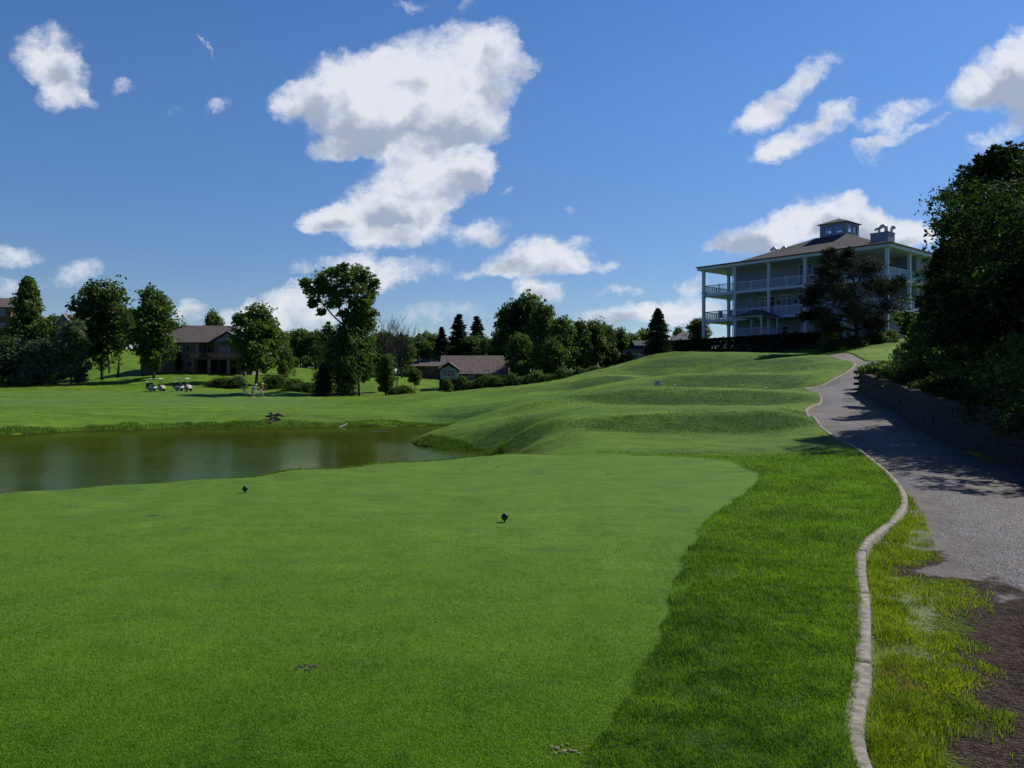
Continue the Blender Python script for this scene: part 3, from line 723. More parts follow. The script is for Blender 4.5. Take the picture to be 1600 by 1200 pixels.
def do_blades():
    x, y, r = scatter(230000, 2.9, 19, lambda y: np.maximum(tee_right(y)-.02, -9), lambda y: kerbx(y)-.022, 11, 1.9)
    clump = vnoise(x, y, .12)*.6 + vnoise(x+5, y+9, .5)*.6
    h = (.012 + .026*clump)*(1+.04*y)*(.6+.8*r.rand(len(x)))
    z = height(x, y, False)
    blades('rough_grass', x, y, z, h, .0028*(1+.10*y), M['blade'], 1.0, 'longer rough grass between the tee and the kerb', 3)
    x, y, r = scatter(150000, 2.9, 13, lambda y: kerbx(y)+.07, lambda y: np.interp(y, VG_Y, VG_X)+.15, 12, 1.8)
    k = verge_fn(x, y)*np.clip(.02+2.2*vnoise(x+2, y+2, .16)*vnoise(x+7, y+1, .5)*(1.25-.6*np.clip((x-kerbx(y))/(np.interp(y, VG_Y, VG_X)-kerbx(y)), 0, 1)), .03, 1) > r.rand(len(x))*.9+.05
    x, y = x[k], y[k]
    z = path_z(x, y); q = vnoise(x, y, .25)
    edge = np.exp(-(x-kerbx(y))/.25)
    h = (.018+.05*q*q+.03*edge)*(.6+.8*r.rand(len(x)))
    blades('verge_grass', x, y, z, h, .0034*(1+.07*y), M['blade_verge'], .9, 'bright yellow-green grass strip between the kerb and the gravel', 4)
    x, y, r = scatter(480000, 2.9, 12, lambda y: -y*.68-.2, lambda y: tee_right(y)+.02, 13, 2.6)
    k = r.rand(len(x)) > sstep(5.5, 11.8, y)
    x, y = x[k], y[k]
    z = height(x, y, False)
    h = .0075*(.5+r.rand(len(x)))*(1+.05*y)
    blades('tee_grass', x, y, z-.001, h, .0022*(1+.12*y), M['blade_tee'], 1.3, 'short mown grass of the tee in the foreground', 5)
    # fringe along the pond's banks
    px = rs.uniform(-60, 715, 20000); wd = np.interp(px, [-300, -150, 0, 200, 400, 600, 715], [36, 38, 40.6, 45.8, 47.8, 48.9, 50.6])
    y = wd + rs.rand(len(px))**1.5*1.5 + (vnoise(px, px*0, 14)-.5)*.5; x = (px-800)/F*y
    z = height(x, y, False); k = z > -1.1; x, y, z = x[k], y[k], z[k]
    q = vnoise(x, y, .8)
    x2 = []; 
    px = rs.uniform(630, 790, 9000); wd = np.interp(px, [630, 650, 700, 760, 790], [34.5, 34, 31, 29, 28])
    yb = wd + rs.rand(len(px))*2.2 - .3; xb = (px-800)/F*yb; zb = height(xb, yb, False); k = (zb > -.99) & (zb < -.45)
    x = np.append(x, xb[k]); y = np.append(y, yb[k]); z = np.append(z, zb[k]); q = vnoise(x, y, .8)
    h = (.04+.11*q*q)*(.5+rs.rand(len(x)))
    blades('pond_bank_grass', x, y, z, h, .026, M['blade_face'], .7, 'tufts of long grass fringing the pond', 6)
    # longer grass on the faces of the banks and mounds
    r = np.random.RandomState(77); n = 150000
    y = np.exp(r.uniform(math.log(18.5), math.log(62), n)); px = r.uniform(790, 1330, n); x = (px-800)/F*y
    g_ = (hbase(x, y+.7)-hbase(x, y-.7))/1.4; k = (r.rand(n) < sstep(.05, .2, g_)*1.0*(.5+.6*vnoise(x, y, .9))) & (x < kerbx(y)-.1); x, y = x[k], y[k]
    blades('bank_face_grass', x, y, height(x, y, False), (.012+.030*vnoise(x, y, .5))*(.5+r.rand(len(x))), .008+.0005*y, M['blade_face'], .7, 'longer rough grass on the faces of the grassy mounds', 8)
    # lip of longer grass on the edge of the tee above the pond
    px = rs.uniform(-40, 860, 26000); de = np.interp(px, TE_P, TE_D); y = de*(.99+.035*rs.rand(len(px))); x = (px-800)/F*y
    z = height(x, y, False)
    blades('tee_edge_grass', x, y, z, .03*(.5+rs.rand(len(px))), .012, M['blade'], .8, 'line of longer grass along the back edge of the tee', 7)
do_blades()

# ---------------------------------------------------------------- foliage
def leaf_quads(c, size, aspect, r, droop=0.0, up=.35, nrm=None):
    n = len(c)
    t = r.normal(size=(n, 3)); t[:, 2] = t[:, 2]*.6 - droop
    t /= np.linalg.norm(t, axis=1)[:, None]
    nn = r.normal(size=(n, 3)); nn[:, 2] += up
    if nrm is not None: nn = nn*.7 + nrm*1.2
    b = np.cross(t, nn); b /= np.maximum(np.linalg.norm(b, axis=1), 1e-6)[:, None]
    s = size*(.6+.8*r.rand(n))[:, None]
    V = np.stack([c-t*s*.5, c+b*s*aspect*.5+t*s*.04, c+t*s*.5, c-b*s*aspect*.5+t*s*.04], 1)
    return V.reshape(-1, 3)
def quads_mesh(name, V):
    n = len(V)//4
    return np_mesh(name, V, np.arange(n*4).reshape(n, 4))
def clumps(centres, radii, nsub, nleaf, size, r, aspect=.6, sub=.42, droop=0., shell=.75):
    """leaves gathered in small sprays around the surface of each lobe"""
    out = []
    for c, rad in zip(centres, radii):
        rad = np.asarray(rad, float)*np.ones(3)
        d = r.normal(size=(nsub, 3)); d /= np.linalg.norm(d, axis=1)[:, None]
        rr = (shell + (1-shell)*r.rand(nsub))[:, None]*(.75+.45*r.rand(nsub))[:, None]
        sc_ = np.asarray(c) + d*rad*rr
        sr = rad.mean()*sub*(.5+.8*r.rand(nsub))
        l = np.clip(r.normal(size=(nsub, nleaf, 3))*.5, -.85, .85)
        p = sc_[:, None, :] + l*sr[:, None, None]*np.array([1.15, 1.15, .62])
        p = p.reshape(-1, 3)
        out.append(leaf_quads(p, size, aspect, r, droop, .5, np.repeat(d, nleaf, 0)))
    return np.concatenate(out)
def limbs(mb, base, top, tr, targets, r, n=6, sag=.1):
    base = Vector(base); top = Vector(top); k = 8
    pts = []; rad = []
    j = Vector((r.uniform(-.03, .03), r.uniform(-.03, .03), 0))*(top-base).length
    for i in range(k+1):
        t = i/k; p = base.lerp(top, t) + j*math.sin(t*math.pi); pts.append(p)
        rad.append(tr*(1-.8*t)*(1.35 if i == 0 else 1))
    mb.tube(pts, rad, 8)
    for c in targets:
        c = Vector(c)
        t = min(.92, max(.25, ((c.z-base.z)/max(.1, (top.z-base.z)))*.75))
        i = t*k; p = pts[int(i)].lerp(pts[min(k, int(i)+1)], i-int(i))
        rr = tr*(1-.8*t)*.55
        m = p.lerp(c, .5) + Vector((0, 0, -(c-p).length*sag))
        mb.tube([p, p.lerp(m, .6), m, m.lerp(c, .6), c], [rr, rr*.85, rr*.6, rr*.4, rr*.15], 5)

def broad(name, H, Rr, trunk=.25, lobes=12, nsub=22, nleaf=18, leaf=.42, seed=1, mt='leaf', shape='round', sub=.42, low=None, trunk_vis=True, tr=None, aspect=.6, droop=.1):
    """tree prototype at the origin: returns (crown mesh, trunk mesh)"""
    r = np.random.RandomState(seed)
    cz0 = H*trunk; cs = []; rd = []
    hh = (H-cz0)
    for i in range(lobes):
        t = (i+.5)/lobes
        if shape == 'round': prof = math.sin(math.pi*min(1, .12+.82*t))**.7
        elif shape == 'pyramid': prof = (1-t)**.8*1.02+.10
        elif shape == 'column': prof = math.sin(math.pi*(.18+.72*t))**.5
        elif shape == 'dome': prof = math.sqrt(max(.04, 1-t*t*.92))
        else: prof = math.sin(math.pi*min(1, .05+.75*t))**.8
        a = i*2.399+r.rand()*.9
        lr = Rr*(.47 if shape != 'pyramid' else .15+.32*prof)*(.8+.45*r.rand())
        rad = max(0, Rr*prof-lr*.85)*(.75+.4*r.rand())
        z = cz0+hh*(.08+.86*t)
        z = min(z, H-lr*.75)
        cs.append((math.cos(a)*rad, math.sin(a)*rad, z)); rd.append((lr, lr, lr*.85))
    # filling core so the crown is not hollow
    V = clumps(cs, rd, int(nsub*1.5), nleaf, leaf*1.05, r, aspect, sub, droop, .6)
    core = [(0, 0, cz0+hh*t) for t in (.25, .5, .72)]
    V = np.concatenate([V, clumps(core, [Rr*.42, Rr*.45, Rr*.3] if shape != 'pyramid' else [Rr*.45, Rr*.3, Rr*.15], nsub*2, nleaf, leaf, r, aspect, .5, droop, .2)])
    cm = quads_mesh(name+'_crown', V); cm.materials.append(M[mt])
    mb = MB(); limbs(mb, (0, 0, -.6), (r.uniform(-.1, .1)*Rr, r.uniform(-.1, .1)*Rr, H*.86), tr or H*.02, cs, r)
    tm = bpy.data.meshes.new(name+'_trunk'); tm.from_pydata(mb.v, [], mb.f); tm.update(); tm.materials.append(M['bark'])
    return cm, tm
def conifer(name, H, Rr, seed=1, mt='leaf_con', trunk=.06, layers=26, per=9, leaf=.3, gap=0., dens=10, power=.9):
    r = np.random.RandomState(seed); pts = []; mb = MB()
    mb.tube([(0, 0, -.5), (0, 0, H*.5), (0, 0, H*.98)], [H*.022, H*.012, H*.003], 7)
    for i in range(layers):
        t = i/(layers-1.); z = H*(trunk+(1-trunk)*t*.98); L = Rr*((1-t)**power)*(.85+.3*r.rand())+.04*Rr
        for k in range(per):
            a = r.rand()*6.283; l = L*(.7+.45*r.rand()); rise = .12*l*(1 if t > .5 else -.4)
            e = Vector((math.cos(a)*l, math.sin(a)*l, z+rise-.10*l))
            if k % 3 == 0: mb.tube([(0, 0, z), e], [H*.004*(1.1-t), .01], 4)
            m = dens
            s = r.rand(m)**.6
            p = np.stack([e.x*s, e.y*s, z+(e.z-z)*s-.25*l*s*s*.4], 1)+r.normal(size=(m, 3))*np.array([.09, .09, .05])*Rr*(1.1-t*.7)
            pts.append(p)
    c = np.concatenate(pts); d = c.copy(); d[:, 2] = 0; d /= np.maximum(np.linalg.norm(d, axis=1), .01)[:, None]
    V = leaf_quads(c, leaf, .42, r, .25, .6)
    cm = quads_mesh(name+'_crown', V); cm.materials.append(M[mt])
    tm = bpy.data.meshes.new(name+'_trunk'); tm.from_pydata(mb.v, [], mb.f); tm.update(); tm.materials.append(M['bark'])
    return cm, tm
def place(name, meshes, loc, label, cat='tree', group=None, s=1.0, rz=0., sz=None, parts=('crown', 'trunk')):
    e = empty(name, loc, rz, label, cat, group); e.scale = (s, s, sz or s)
    for me, nm in zip(meshes, parts):
        if me: o = bpy.data.objects.new(nm, me); col.objects.link(o); o.parent = e
    return e
def at(px, D, dz=0.0):
    x = (px-800)/F*D; return (x, D, H1(x, D)+dz)
def ztop(py, D): return PZ(py, D)
def tree_at(name, meshes, Hm, px, D, pytop, label, wid=None, Rm=None, **k):
    """scale a prototype of height Hm so its top reaches photo row pytop when it stands at depth D"""
    b = at(px, D); hgt = ztop(pytop, D)-b[2]
    sz = hgt/Hm; s = (wid/2/F*D)/Rm if wid else sz
    return place(name, meshes, b, label, s=s, sz=sz, **k)

PR = {}
PR['round_a'] = broad('round_a', 10, 3.6, .2, 14, 22, 20, .40, 1)
PR['round_b'] = broad('round_b', 10, 3.4, .16, 13, 22, 20, .40, 2)
PR['round_c'] = broad('round_c', 10, 3.8, .12, 16, 20, 20, .40, 3)
PR['lumpy'] = broad('lumpy', 12, 3.6, .10, 18, 18, 20, .42, 4, sub=.36)
PR['pyr'] = broad('pyr', 10, 3.4, .12, 18, 22, 18, .36, 5, shape='pyramid')
PR['bushy_blue'] = broad('bushy_blue', 6, 3.0, .0, 14, 24, 20, .26, 6, 'leaf_blue', 'dome')
PR['bush'] = broad('bush', 3, 2.2, .0, 11, 24, 18, .20, 7, 'leaf', 'dome')
PR['bush_bright'] = broad('bush_bright', 3, 2.0, .0, 11, 20, 16, .22, 8, 'leaf_bright', 'dome')
PR['column'] = broad('column', 6, 1.5, .03, 14, 24, 18, .22, 9, 'leaf', 'column')
PR['column_blue'] = broad('column_blue', 6, 1.9, .03, 14, 24, 20, .24, 10, 'leaf_blue', 'column')
PR['smalltree'] = broad('smalltree', 4, 1.5, .3, 9, 20, 16, .22, 12, 'leaf')
PR['tall_open'] = None
PR['con_a'] = conifer('con_a', 12, 3.0, 1)
PR['con_b'] = conifer('con_b', 12, 2.6, 2, layers=26, per=10, dens=18, leaf=.62, power=.75)
PR['con_dense'] = conifer('con_dense', 7, 2.9, 3, layers=34, per=16, dens=26, leaf=.34, power=.7)
PR['pinebg'] = conifer('pinebg', 12, 4.4, 4, 'leaf', layers=18, per=14, dens=24, leaf=.50, trunk=.2, power=.5)

# ---- left group
tree_at('pyramidal_tree', PR['pyr'], 10, 44, 138, 427, 'tall pointed dark tree at far left behind the clipped-looking shrubs', 84, 3.4, rz=.4)
tree_at('round_tree', PR['round_a'], 10, 160, 140, 438, 'large round dark tree second from left with stout trunk on the lawn', 92, 3.6, rz=1)
tree_at('round_tree', PR['round_b'], 10, 241, 137, 449, 'dark round tree beside the left end of the brown-roofed house', 82, 3.4, rz=2)
b = at(187, 146)
slim = broad('slim', 8, 1.9, .5, 9, 16, 14, .36, 21)
tree_at('slim_tree', slim, 8, 183, 144, 500, 'slim-stemmed tree between the two big round trees, thicker of the thin trunks', 46, 1.9)
tree_at('slim_tree', slim, 8, 172, 152, 505, 'slim-stemmed tree standing left of and behind the other thin trunk', 40, 1.9, rz=2)
tree_at('leafy_shrub', PR['bushy_blue'], 6, 22, 133, 527, 'broad leafy shrub at the left edge of the picture', 96, 3.0)
tree_at('leafy_shrub', PR['bushy_blue'], 6, 66, 131, 531, 'broad grey-green shrub between the left-edge shrub and the upright one', 70, 3.0, rz=2)
tree_at('upright_shrub', PR['column_blue'], 6, 112, 131, 501, 'tall upright grey-green shrub, right end of the shrub row', 54, 1.9)
tree_at('bright_shrub', PR['bush_bright'], 3, 30, 139, 520, 'bright yellow-green shrub poking above the shrubs at left', 40, 2.0, rz=1)
tree_at('small_tree', PR['smalltree'], 4, 241, 141, 549, 'small round ornamental tree before the brick wall of the brown-roofed house', 30, 1.5)
tree_at('narrow_shrub', PR['column'], 6, 279, 147, 552, 'narrow columnar shrub against the wall of the brown-roofed house', 12, 1.5)
tree_at('dark_tree', PR['round_b'], 10, 399, 136, 475, 'big dark tree covering the right end of the brown-roofed house', 88, 3.4, rz=4)
tree_at('background_tree', PR['smalltree'], 4, 334, 190, 487, 'small airy treetop rising above the ridge of the brown-roofed house', 36, 1.5)
tree_at('background_tree', PR['round_b'], 10, 436, 160, 512, 'dark tree just right of the big dark tree by the brown-roofed house', 40, 3.4, rz=1)
tree_at('yellowish_shrub', PR['bush_bright'], 3, 446, 152, 545, 'yellow-green shrub beside the big dark tree near the brown-roofed house', 30, 2.0)
tree_at('clipped_shrub', PR['bush'], 3, 443, 143, 564, 'round dark clipped shrub on the sunny lawn', 20, 2.2, rz=.5)
for i, (px, D, pt, wd, lb) in enumerate([(350,127,590,60,'low dark shrub bed, leftmost mound beside the golfers'),(372,126,588,34,'rounded low shrub behind the golfer in black'),
        (430,128,586,50,'low shrub bed right of the golfers below the big dark tree'),(462,124,592,44,'low dark shrub spreading down the bank right of the golfers'),(480,121,598,56,'lowest dark shrub on the bank left of the tall tree clump')]):
    tree_at('low_shrub', PR['bush'], 3, px, D, pt, lb, wd, 2.2, cat='shrub', group='shrub bed along the bank', rz=i)
for i in range(3):
    tree_at('hedge_shrub', PR['bush'], 3, 458+i*20, 188, 558-i, 'hedge shrub at the top of the sunny lawn, %s' % ['left end','middle','right end'][i], 26, 2.2, cat='shrub', group='hedge at the top of the sunny lawn', rz=i)

# ---- background woods
r_ = random.Random(5)
wood = [(15,215,500),(50,225,490),(130,240,492),(165,238,500),(230,235,498),(262,230,500),(290,240,505),(405,225,515),(508,215,524),(535,205,528),(558,210,530),(590,200,530),(615,215,528),(640,205,530),(705,215,532),(722,200,535),(765,190,530),(780,180,525),(420,205,520),(452,215,521),(470,200,515),(492,198,520),(575,170,528),(600,205,522),(628,165,524),(655,190,526),(672,200,518),(690,205,530),
        (736,178,524),(760,172,530),(110,205,492),(85,200,488),(145,230,478),(200,215,486),(1010,150,514)]
for i, (px, D, pt) in enumerate(wood):
    side = 'behind the shrubs and round trees at left' if px < 300 else ('between the big dark tree and the dead tree' if px < 600 else ('between the dead tree and the tall conifers' if px < 700 else ('behind the purple-roofed bungalow' if px < 900 else 'left of the dense conifer below the clubhouse')))
    tree_at('background_tree', PR[['round_a','round_b','round_c','lumpy'][i % 4]], [10,10,10,12][i % 4], px, D, pt+r_.randint(-4, 4), 'far dark tree in the tree line '+side, r_.randint(38, 54), [3.6,3.4,3.8,3.6][i % 4], group='far tree line '+side, rz=r_.random()*6)
for px, D, pt, wd, lb in [(717,180,491,36,'tallest layered conifer above the purple-roofed bungalow'),(745,182,494,34,'layered conifer immediately right of the tallest conifer'),(690,190,511,26,'shorter conifer left of the tallest layered conifer'),(1060,190,511,26,'small treetop just right of the dense conifer'),(655,215,521,20,'distant pointed conifer left of the layered conifers')]:
    if px == 1060: tree_at('background_tree', PR['round_a'], 10, px, D, pt, lb, wd, 3.6)
    else: tree_at('conifer', PR['con_b'], 12, px, D, pt, lb, wd*1.6, 2.6, rz=px)
big = [(797,150,470,64,'lumpy'),(826,150,457,70,'lumpy'),(850,144,472,56,'round_c'),(878,132,494,56,'round_c'),(905,134,500,46,'lumpy'),(928,136,500,44,'round_a'),(948,138,505,44,'round_c'),(968,140,512,40,'round_b'),(985,144,520,36,'round_a'),(778,152,515,40,'round_b'),(812,128,520,50,'round_c'),(866,128,530,50,'round_b')]
lb = ['leftmost tall tree of the sunlit wood right of the bungalow','tallest lumpy tree of the wood right of the bungalow','tall tree immediately right of the tallest in the wood','mid-height rounded tree in the middle of the wood',
      'darker tree with slim top past the middle of the wood','bushy tree right of the slim-topped dark tree','full tree towards the right end of the wood','shorter tree near the right end of the wood','last low tree at the right end of the wood','low tree touching the right gable of the bungalow','lower dark tree in front of the tallest tree of the wood','lower bushy tree in front of the middle of the wood']
for i, (px, D, pt, wd, k) in enumerate(big):
    tree_at('woodland_tree', PR[k], 12 if k == 'lumpy' else 10, px, D, pt, lb[i], wd, {'lumpy':3.6,'round_a':3.6,'round_b':3.4,'round_c':3.8}[k], rz=i*1.3, group='trees of the wood right of the bungalow')
for i, px in enumerate(range(722, 940, 13)):
    D = 112-i*1.2; pt = 592-i*1.1+r_.randint(-5, 5)
    tree_at('hedgerow_bush', PR['bush_bright' if i % 2 == 0 else 'bush'], 3, px, D, pt, ('bright leafy' if i % 2 == 0 else 'darker green')+' hedgerow bush along the fairway crest, '+['first from the left, before the bungalow','second from the left, before the bungalow','third from the left, before the bungalow','fourth from the left, before the bungalow','fifth from the left, by the bungalow wall','sixth from the left, by the bungalow gable','seventh from the left, past the gable','eighth from the left','ninth from the left, at the middle','ninth from the right','eighth from the right','seventh from the right','sixth from the right','fifth from the right','fourth from the right','third from the right','second from the right, near the crest','last at the right, near the crest'][min(i, 17)], 26+r_.randint(0, 8), 2.0, cat='bush', group=['bright','dark'][i % 2]+' bushes of the fairway hedgerow', rz=i)

# ---- central clump: tall open tree and companions
def open_tree():
    r = np.random.RandomState(31); mb = MB(); D = 112.
    x0, y0, z0 = at(538, D)
    def loc(px, py, dd=0): return ((px-538)/F*D, dd, PZ(py, D)-z0)
    tips = []
    def br(p, q, r0, r1, k=5, bend=.06):
        p = Vector(p); q = Vector(q); o = Vector(r.normal(size=3))*(q-p).length*bend
        pts = [p.lerp(q, i/k)+o*math.sin(i/k*math.pi) for i in range(k+1)]
        mb.tube(pts, [r0+(r1-r0)*i/k for i in range(k+1)], 6); return q
    base = loc(534, 618); f1 = loc(538, 508)
    br((base[0], 0, -.5), f1, .34, .24)
    f2 = br(f1, loc(545, 480), .2, .14)
    l1 = br(f1, loc(510, 478, -1), .15, .08); l2 = br(f1, loc(525, 470, 1), .17, .09)
    cl = []
    for px, py, dd, rr in [(481,447,-1,9),(497,441,1,11),(490,470,0,9),(512,432,-1,13),(519,455,1.5,12),(533,426,1,13),(548,433,-1.2,14),(555,421,.6,13),(571,430,0,12),(579,449,1,10),(563,455,-1,13),(545,452,1.6,13),(530,474,-1.8,10),(500,486,1,7),(572,470,1,8),(560,484,0,12),(575,489,-.8,9),(520,424,0,10),(538,419,-1,9),(512,450,0,11),(528,440,1.5,13),(540,460,-1,13),(552,470,1,12),(566,440,0,12),(535,488,1,9),(548,495,0,12),(570,475,-1,11),(524,458,0,9),(500,455,1,9),(487,476,0,6),(513,474,1,8),(556,436,1,12),(506,443,-1,10),(575,462,0,11),(582,440,1,8),(490,456,-1,9),(478,440,0,7),(560,500,0,12),(582,490,0,8)]:
        q = loc(px, py, dd); cl.append((q, rr/F*D*1.0))
        s = min([f2, l1, l2], key=lambda a: (Vector(a)-Vector(q)).length)
        br(s, q, .07, .02, 5, .1)
    V = clumps([c for c, _ in cl], [(q*1.35, q*1.35, q*1.0) for _, q in cl], 46, 18, .30, r, .62, .26, .1, .3)
    e = empty('tall_open_tree', (x0, y0, z0), 0, 'tallest tree with open airy crown and leaning limb in the middle clump', 'tree')
    me = quads_mesh('open_crown', V); link_mesh('crown', me, M['leaf_open'], e)
    mb.build('trunk', M['bark'], e)
open_tree()
tree_at('clump_tree', PR['round_b'], 10, 562, 113, 478, 'dark full tree under the tall open crown, on its right', 66, 3.4, rz=1)
tree_at('clump_tree', PR['round_c'], 10, 540, 110, 505, 'dark low tree around the foot of the tall open tree', 64, 3.8, rz=3)
tree_at('clump_tree', PR['pinebg'], 12, 513, 114, 503, 'feathery pine-like tree left of the tall open tree', 56, 4.4, rz=2)
tree_at('small_conifer', PR['con_dense'], 7, 505, 107, 568, 'small dark conifer at the left foot of the tall tree clump', 36, 2.9)
tree_at('small_conifer', PR['con_dense'], 7, 541, 116, 560, 'small dark conifer hidden among the trunks of the tall tree clump', 40, 2.9, rz=2)
tree_at('columnar_shrub', PR['column'], 6, 603, 106, 553, 'dark spindle-shaped evergreen standing under the dead tree', 33, 1.5)
tree_at('dark_tree', PR['round_b'], 10, 598, 122, 518, 'dark tree behind the dead tree and spindle evergreen', 40, 3.4, rz=2)
def dead_tree():
    r = random.Random(4); mb = MB(); D = 117.
    x0, y0, z0 = at(612, D); Ht = PZ(470, D)-z0
    def rec(p, d, L, rad, lev):
        d = d.normalized(); k = 4; pts = [p]; q = p
        for i in range(k):
            d = (d+Vector((r.uniform(-.1, .1), r.uniform(-.1, .1), .06))).normalized(); q = q+d*L/k; pts.append(q)
        mb.tube(pts, [rad*(1-.55*i/k) for i in range(k+1)], 5 if lev < 3 else 4)
        if lev >= 4: return
        n = [5, 4, 4, 3][lev]
        for i in range(n):
            t = pts[r.choice([2, 3, 4])] if lev else pts[r.choice([2, 3, 3, 4])]
            a = r.uniform(0, 6.28); s = r.uniform(.35, .75)
            nd = (d+Vector((math.cos(a)*s, math.sin(a)*s, r.uniform(-.05, .3)))).normalized()
            rec(t, nd, L*r.uniform(.55, .78), max(.03, rad*.5), lev+1)
    for dx_, h in ((-.5, .40), (.6, .40), (.1, .46)):
        rec(Vector((dx_, 0, -.4)), Vector((dx_*.08, 0, 1)), Ht*h, .15, 0)
    zs = max(v[2] for v in mb.v); k = Ht/zs
    mb.v = [(v[0]*.85, v[1]*.85, v[2]*k) for v in mb.v]
    o = mb.build('dead_tree', M['bark_grey'], loc=(x0, y0, z0))
    tag(o, 'bare dead tree with fan of leafless branches against the sky', 'tree')
dead_tree()
tree_at('young_tree', PR['smalltree'], 4, 648, 125, 575, 'small young tree on the sunny lawn before the brown-roofed low house', 24, 1.5)
tree_at('young_tree', PR['bush'], 3, 699, 104, 592, 'young bushy sapling in front of the green bay of the bungalow', 22, 2.2)
tree_at('low_bush', PR['bush_bright'], 3, 632, 103, 602, 'low bright bush right of the spindle evergreen', 38, 2.0)
tree_at('low_bush', PR['bush'], 3, 616, 104, 605, 'low dark bush touching the spindle evergreen', 24, 2.2)
tree_at('dense_conifer', PR['con_dense'], 7, 1028, 88, 482, 'dense cone-shaped evergreen left of the clubhouse', 50, 2.9)
tree_at('dark_tree', PR['round_a'], 10, 1092, 122, 497, 'dark rounded tree behind the left corner column of the clubhouse', 40, 3.6)

# ---------------------------------------------------------------- clubhouse
def clubhouse():
    A = (25.4, 106.0); rz = math.atan2(-.75, .66)
    z0 = 6.7; e = empty('clubhouse', (A[0], A[1], z0), rz, 'three-storey white clubhouse with wraparound balconies and rooftop cupola on the hill', 'building')
    S1, S2, EV = 3.35, 6.8, 10.25         # slab tops and eave height over z0
    WD, DP = 24.0, 26.0
    PXS = [0, 4.8, 9.6, 14.4, 19.2, 24.0]; PYS = [0, 5.8, 11.6, 17.4, 26.0]
    mb = MB(); mb.box(3.1, 2.7, -1.5, 22.6, 24, S1-.35); mb.box(1.2, 5.5, -1.5, 3.1, 24, S1-.35)
    mb.box(3.1, 2.7, S1, 21.2, 23.4, S2-.3); mb.box(3.1, 2.7, S2, 21.2, 23.4, EV-.35)
    mb.box(21.2, 8.5, S2, 23.7, 23.4, EV-.35); mb.box(21.2, 8.5, S1, 23.7, 23.4, S2-.3)
    mb.build('wall', M['siding'], e)
    for zt in (S1, S2):
        MB().box(-.15, -.15, zt-.35, WD+.15, DP, zt).build('balcony_slab', M['white'], e)
    MB().box(-.6, -.6, EV-.35, WD+.6, DP+.6, EV).build('eave', M['white'], e)
    r = MB()
    def hip(mb, x0, y0, x1, y1, z, i, h):
        mb.add([(x0,y0,z),(x1,y0,z),(x1,y1,z),(x0,y1,z),(x0+i,y0+i,z+h),(x1-i,y0+i,z+h),(x1-i,y1-i,z+h),(x0+i,y1-i,z+h)],
               [(0,1,5,4),(1,2,6,5),(2,3,7,6),(3,0,4,7),(4,5,6,7),(3,2,1,0)])
    r.box(-.75, -.75, EV, WD+.75, DP+.75, EV+.14)
    r.add([(-.7,-.7,EV+.14),(24.7,-.7,EV+.14),(24.7,26.7,EV+.14),(-.7,26.7,EV+.14),(3.,3.,EV+.75),(22,2.2,EV+.75),(22,23,EV+.75),(3.,23,EV+.75)],
          [(0,1,5,4),(1,2,6,5),(2,3,7,6),(3,0,4,7),(4,5,6,7)])
    r.add([(3.,3.,EV+.75),(22,2.2,EV+.75),(22,23,EV+.75),(3.,23,EV+.75),(11.2,8.7,EV+3.5),(15.3,8.7,EV+3.5),(15.3,12.8,EV+3.5),(11.2,12.8,EV+3.5)],
          [(0,1,5,4),(1,2,6,5),(2,3,7,6),(3,0,4,7),(4,5,6,7)])
    r.build('roof', M['shingle'], e)
    # columns
    cols = [(x, 0) for x in PXS] + [(0, y) for y in PYS[1:]] + [(WD, y) for y in PYS[1:4]] + [(4.8, 26.0)]
    for x, y in cols:
        c = MB(); h = .17
        c.box(x-h, y-h, -1.5, x+h, y+h, S1-.352); c.box(x-h, y-h, S1+.002, x+h, y+h, S2-.352); c.box(x-h, y-h, S2+.002, x+h, y+h, EV-.352)
        for zb in (S1, S2): c.box(x-h-.05, y-h-.05, zb+.003, x+h+.05, y+h+.05, zb+.22)
        for zt in (S1, S2, EV): c.box(x-h-.05, y-h-.05, zt-.53, x+h+.05, y+h+.05, zt-.353)
        c.build('column', M['white'], e)
    # railings: one per bay
    def rail(p, q, z):
        (x0, y0), (x1, y1) = p, q; L = math.hypot(x1-x0, y1-y0); ux, uy = (x1-x0)/L, (y1-y0)/L; m = MB()
        def bx(s0, s1, t, za, zb):
            a = (x0+ux*s0-uy*t, y0+uy*s0+ux*t); b_ = (x0+ux*s1-uy*t, y0+uy*s1+ux*t); c_ = (x0+ux*s1+uy*t, y0+uy*s1-ux*t); d = (x0+ux*s0+uy*t, y0+uy*s0-ux*t)
            m.add([(*a, za), (*b_, za), (*c_, za), (*d, za), (*a, zb), (*b_, zb), (*c_, zb), (*d, zb)], [(0,3,2,1),(4,5,6,7),(0,1,5,4),(1,2,6,5),(2,3,7,6),(3,0,4,7)])
        bx(.2, L-.2, .04, z+1.0, z+1.09); bx(.2, L-.2, .03, z+.12, z+.19)
        bx(L/2-.06, L/2+.06, .055, z, z+1.12)
        n = int(L/.17)
        for i in range(1, n):
            s = L*i/n
            if abs(s-L/2) > .09 and .22 < s < L-.22: bx(s-.022, s+.022, .022, z+.19, z+1.0)
        m.build('railing', M['white'], e)
    for z in (S1, S2):
        for a, b_ in zip(PXS, PXS[1:]): rail((a, 0), (b_, 0), z)
        for a, b_ in zip(PYS, PYS[1:]): rail((0, a), (0, b_), z)
        rail((0, 26), (4.8, 26), z)
        for a, b_ in ((0, 5.8), (5.8, 8.3)): rail((WD, a), (WD, b_), z)
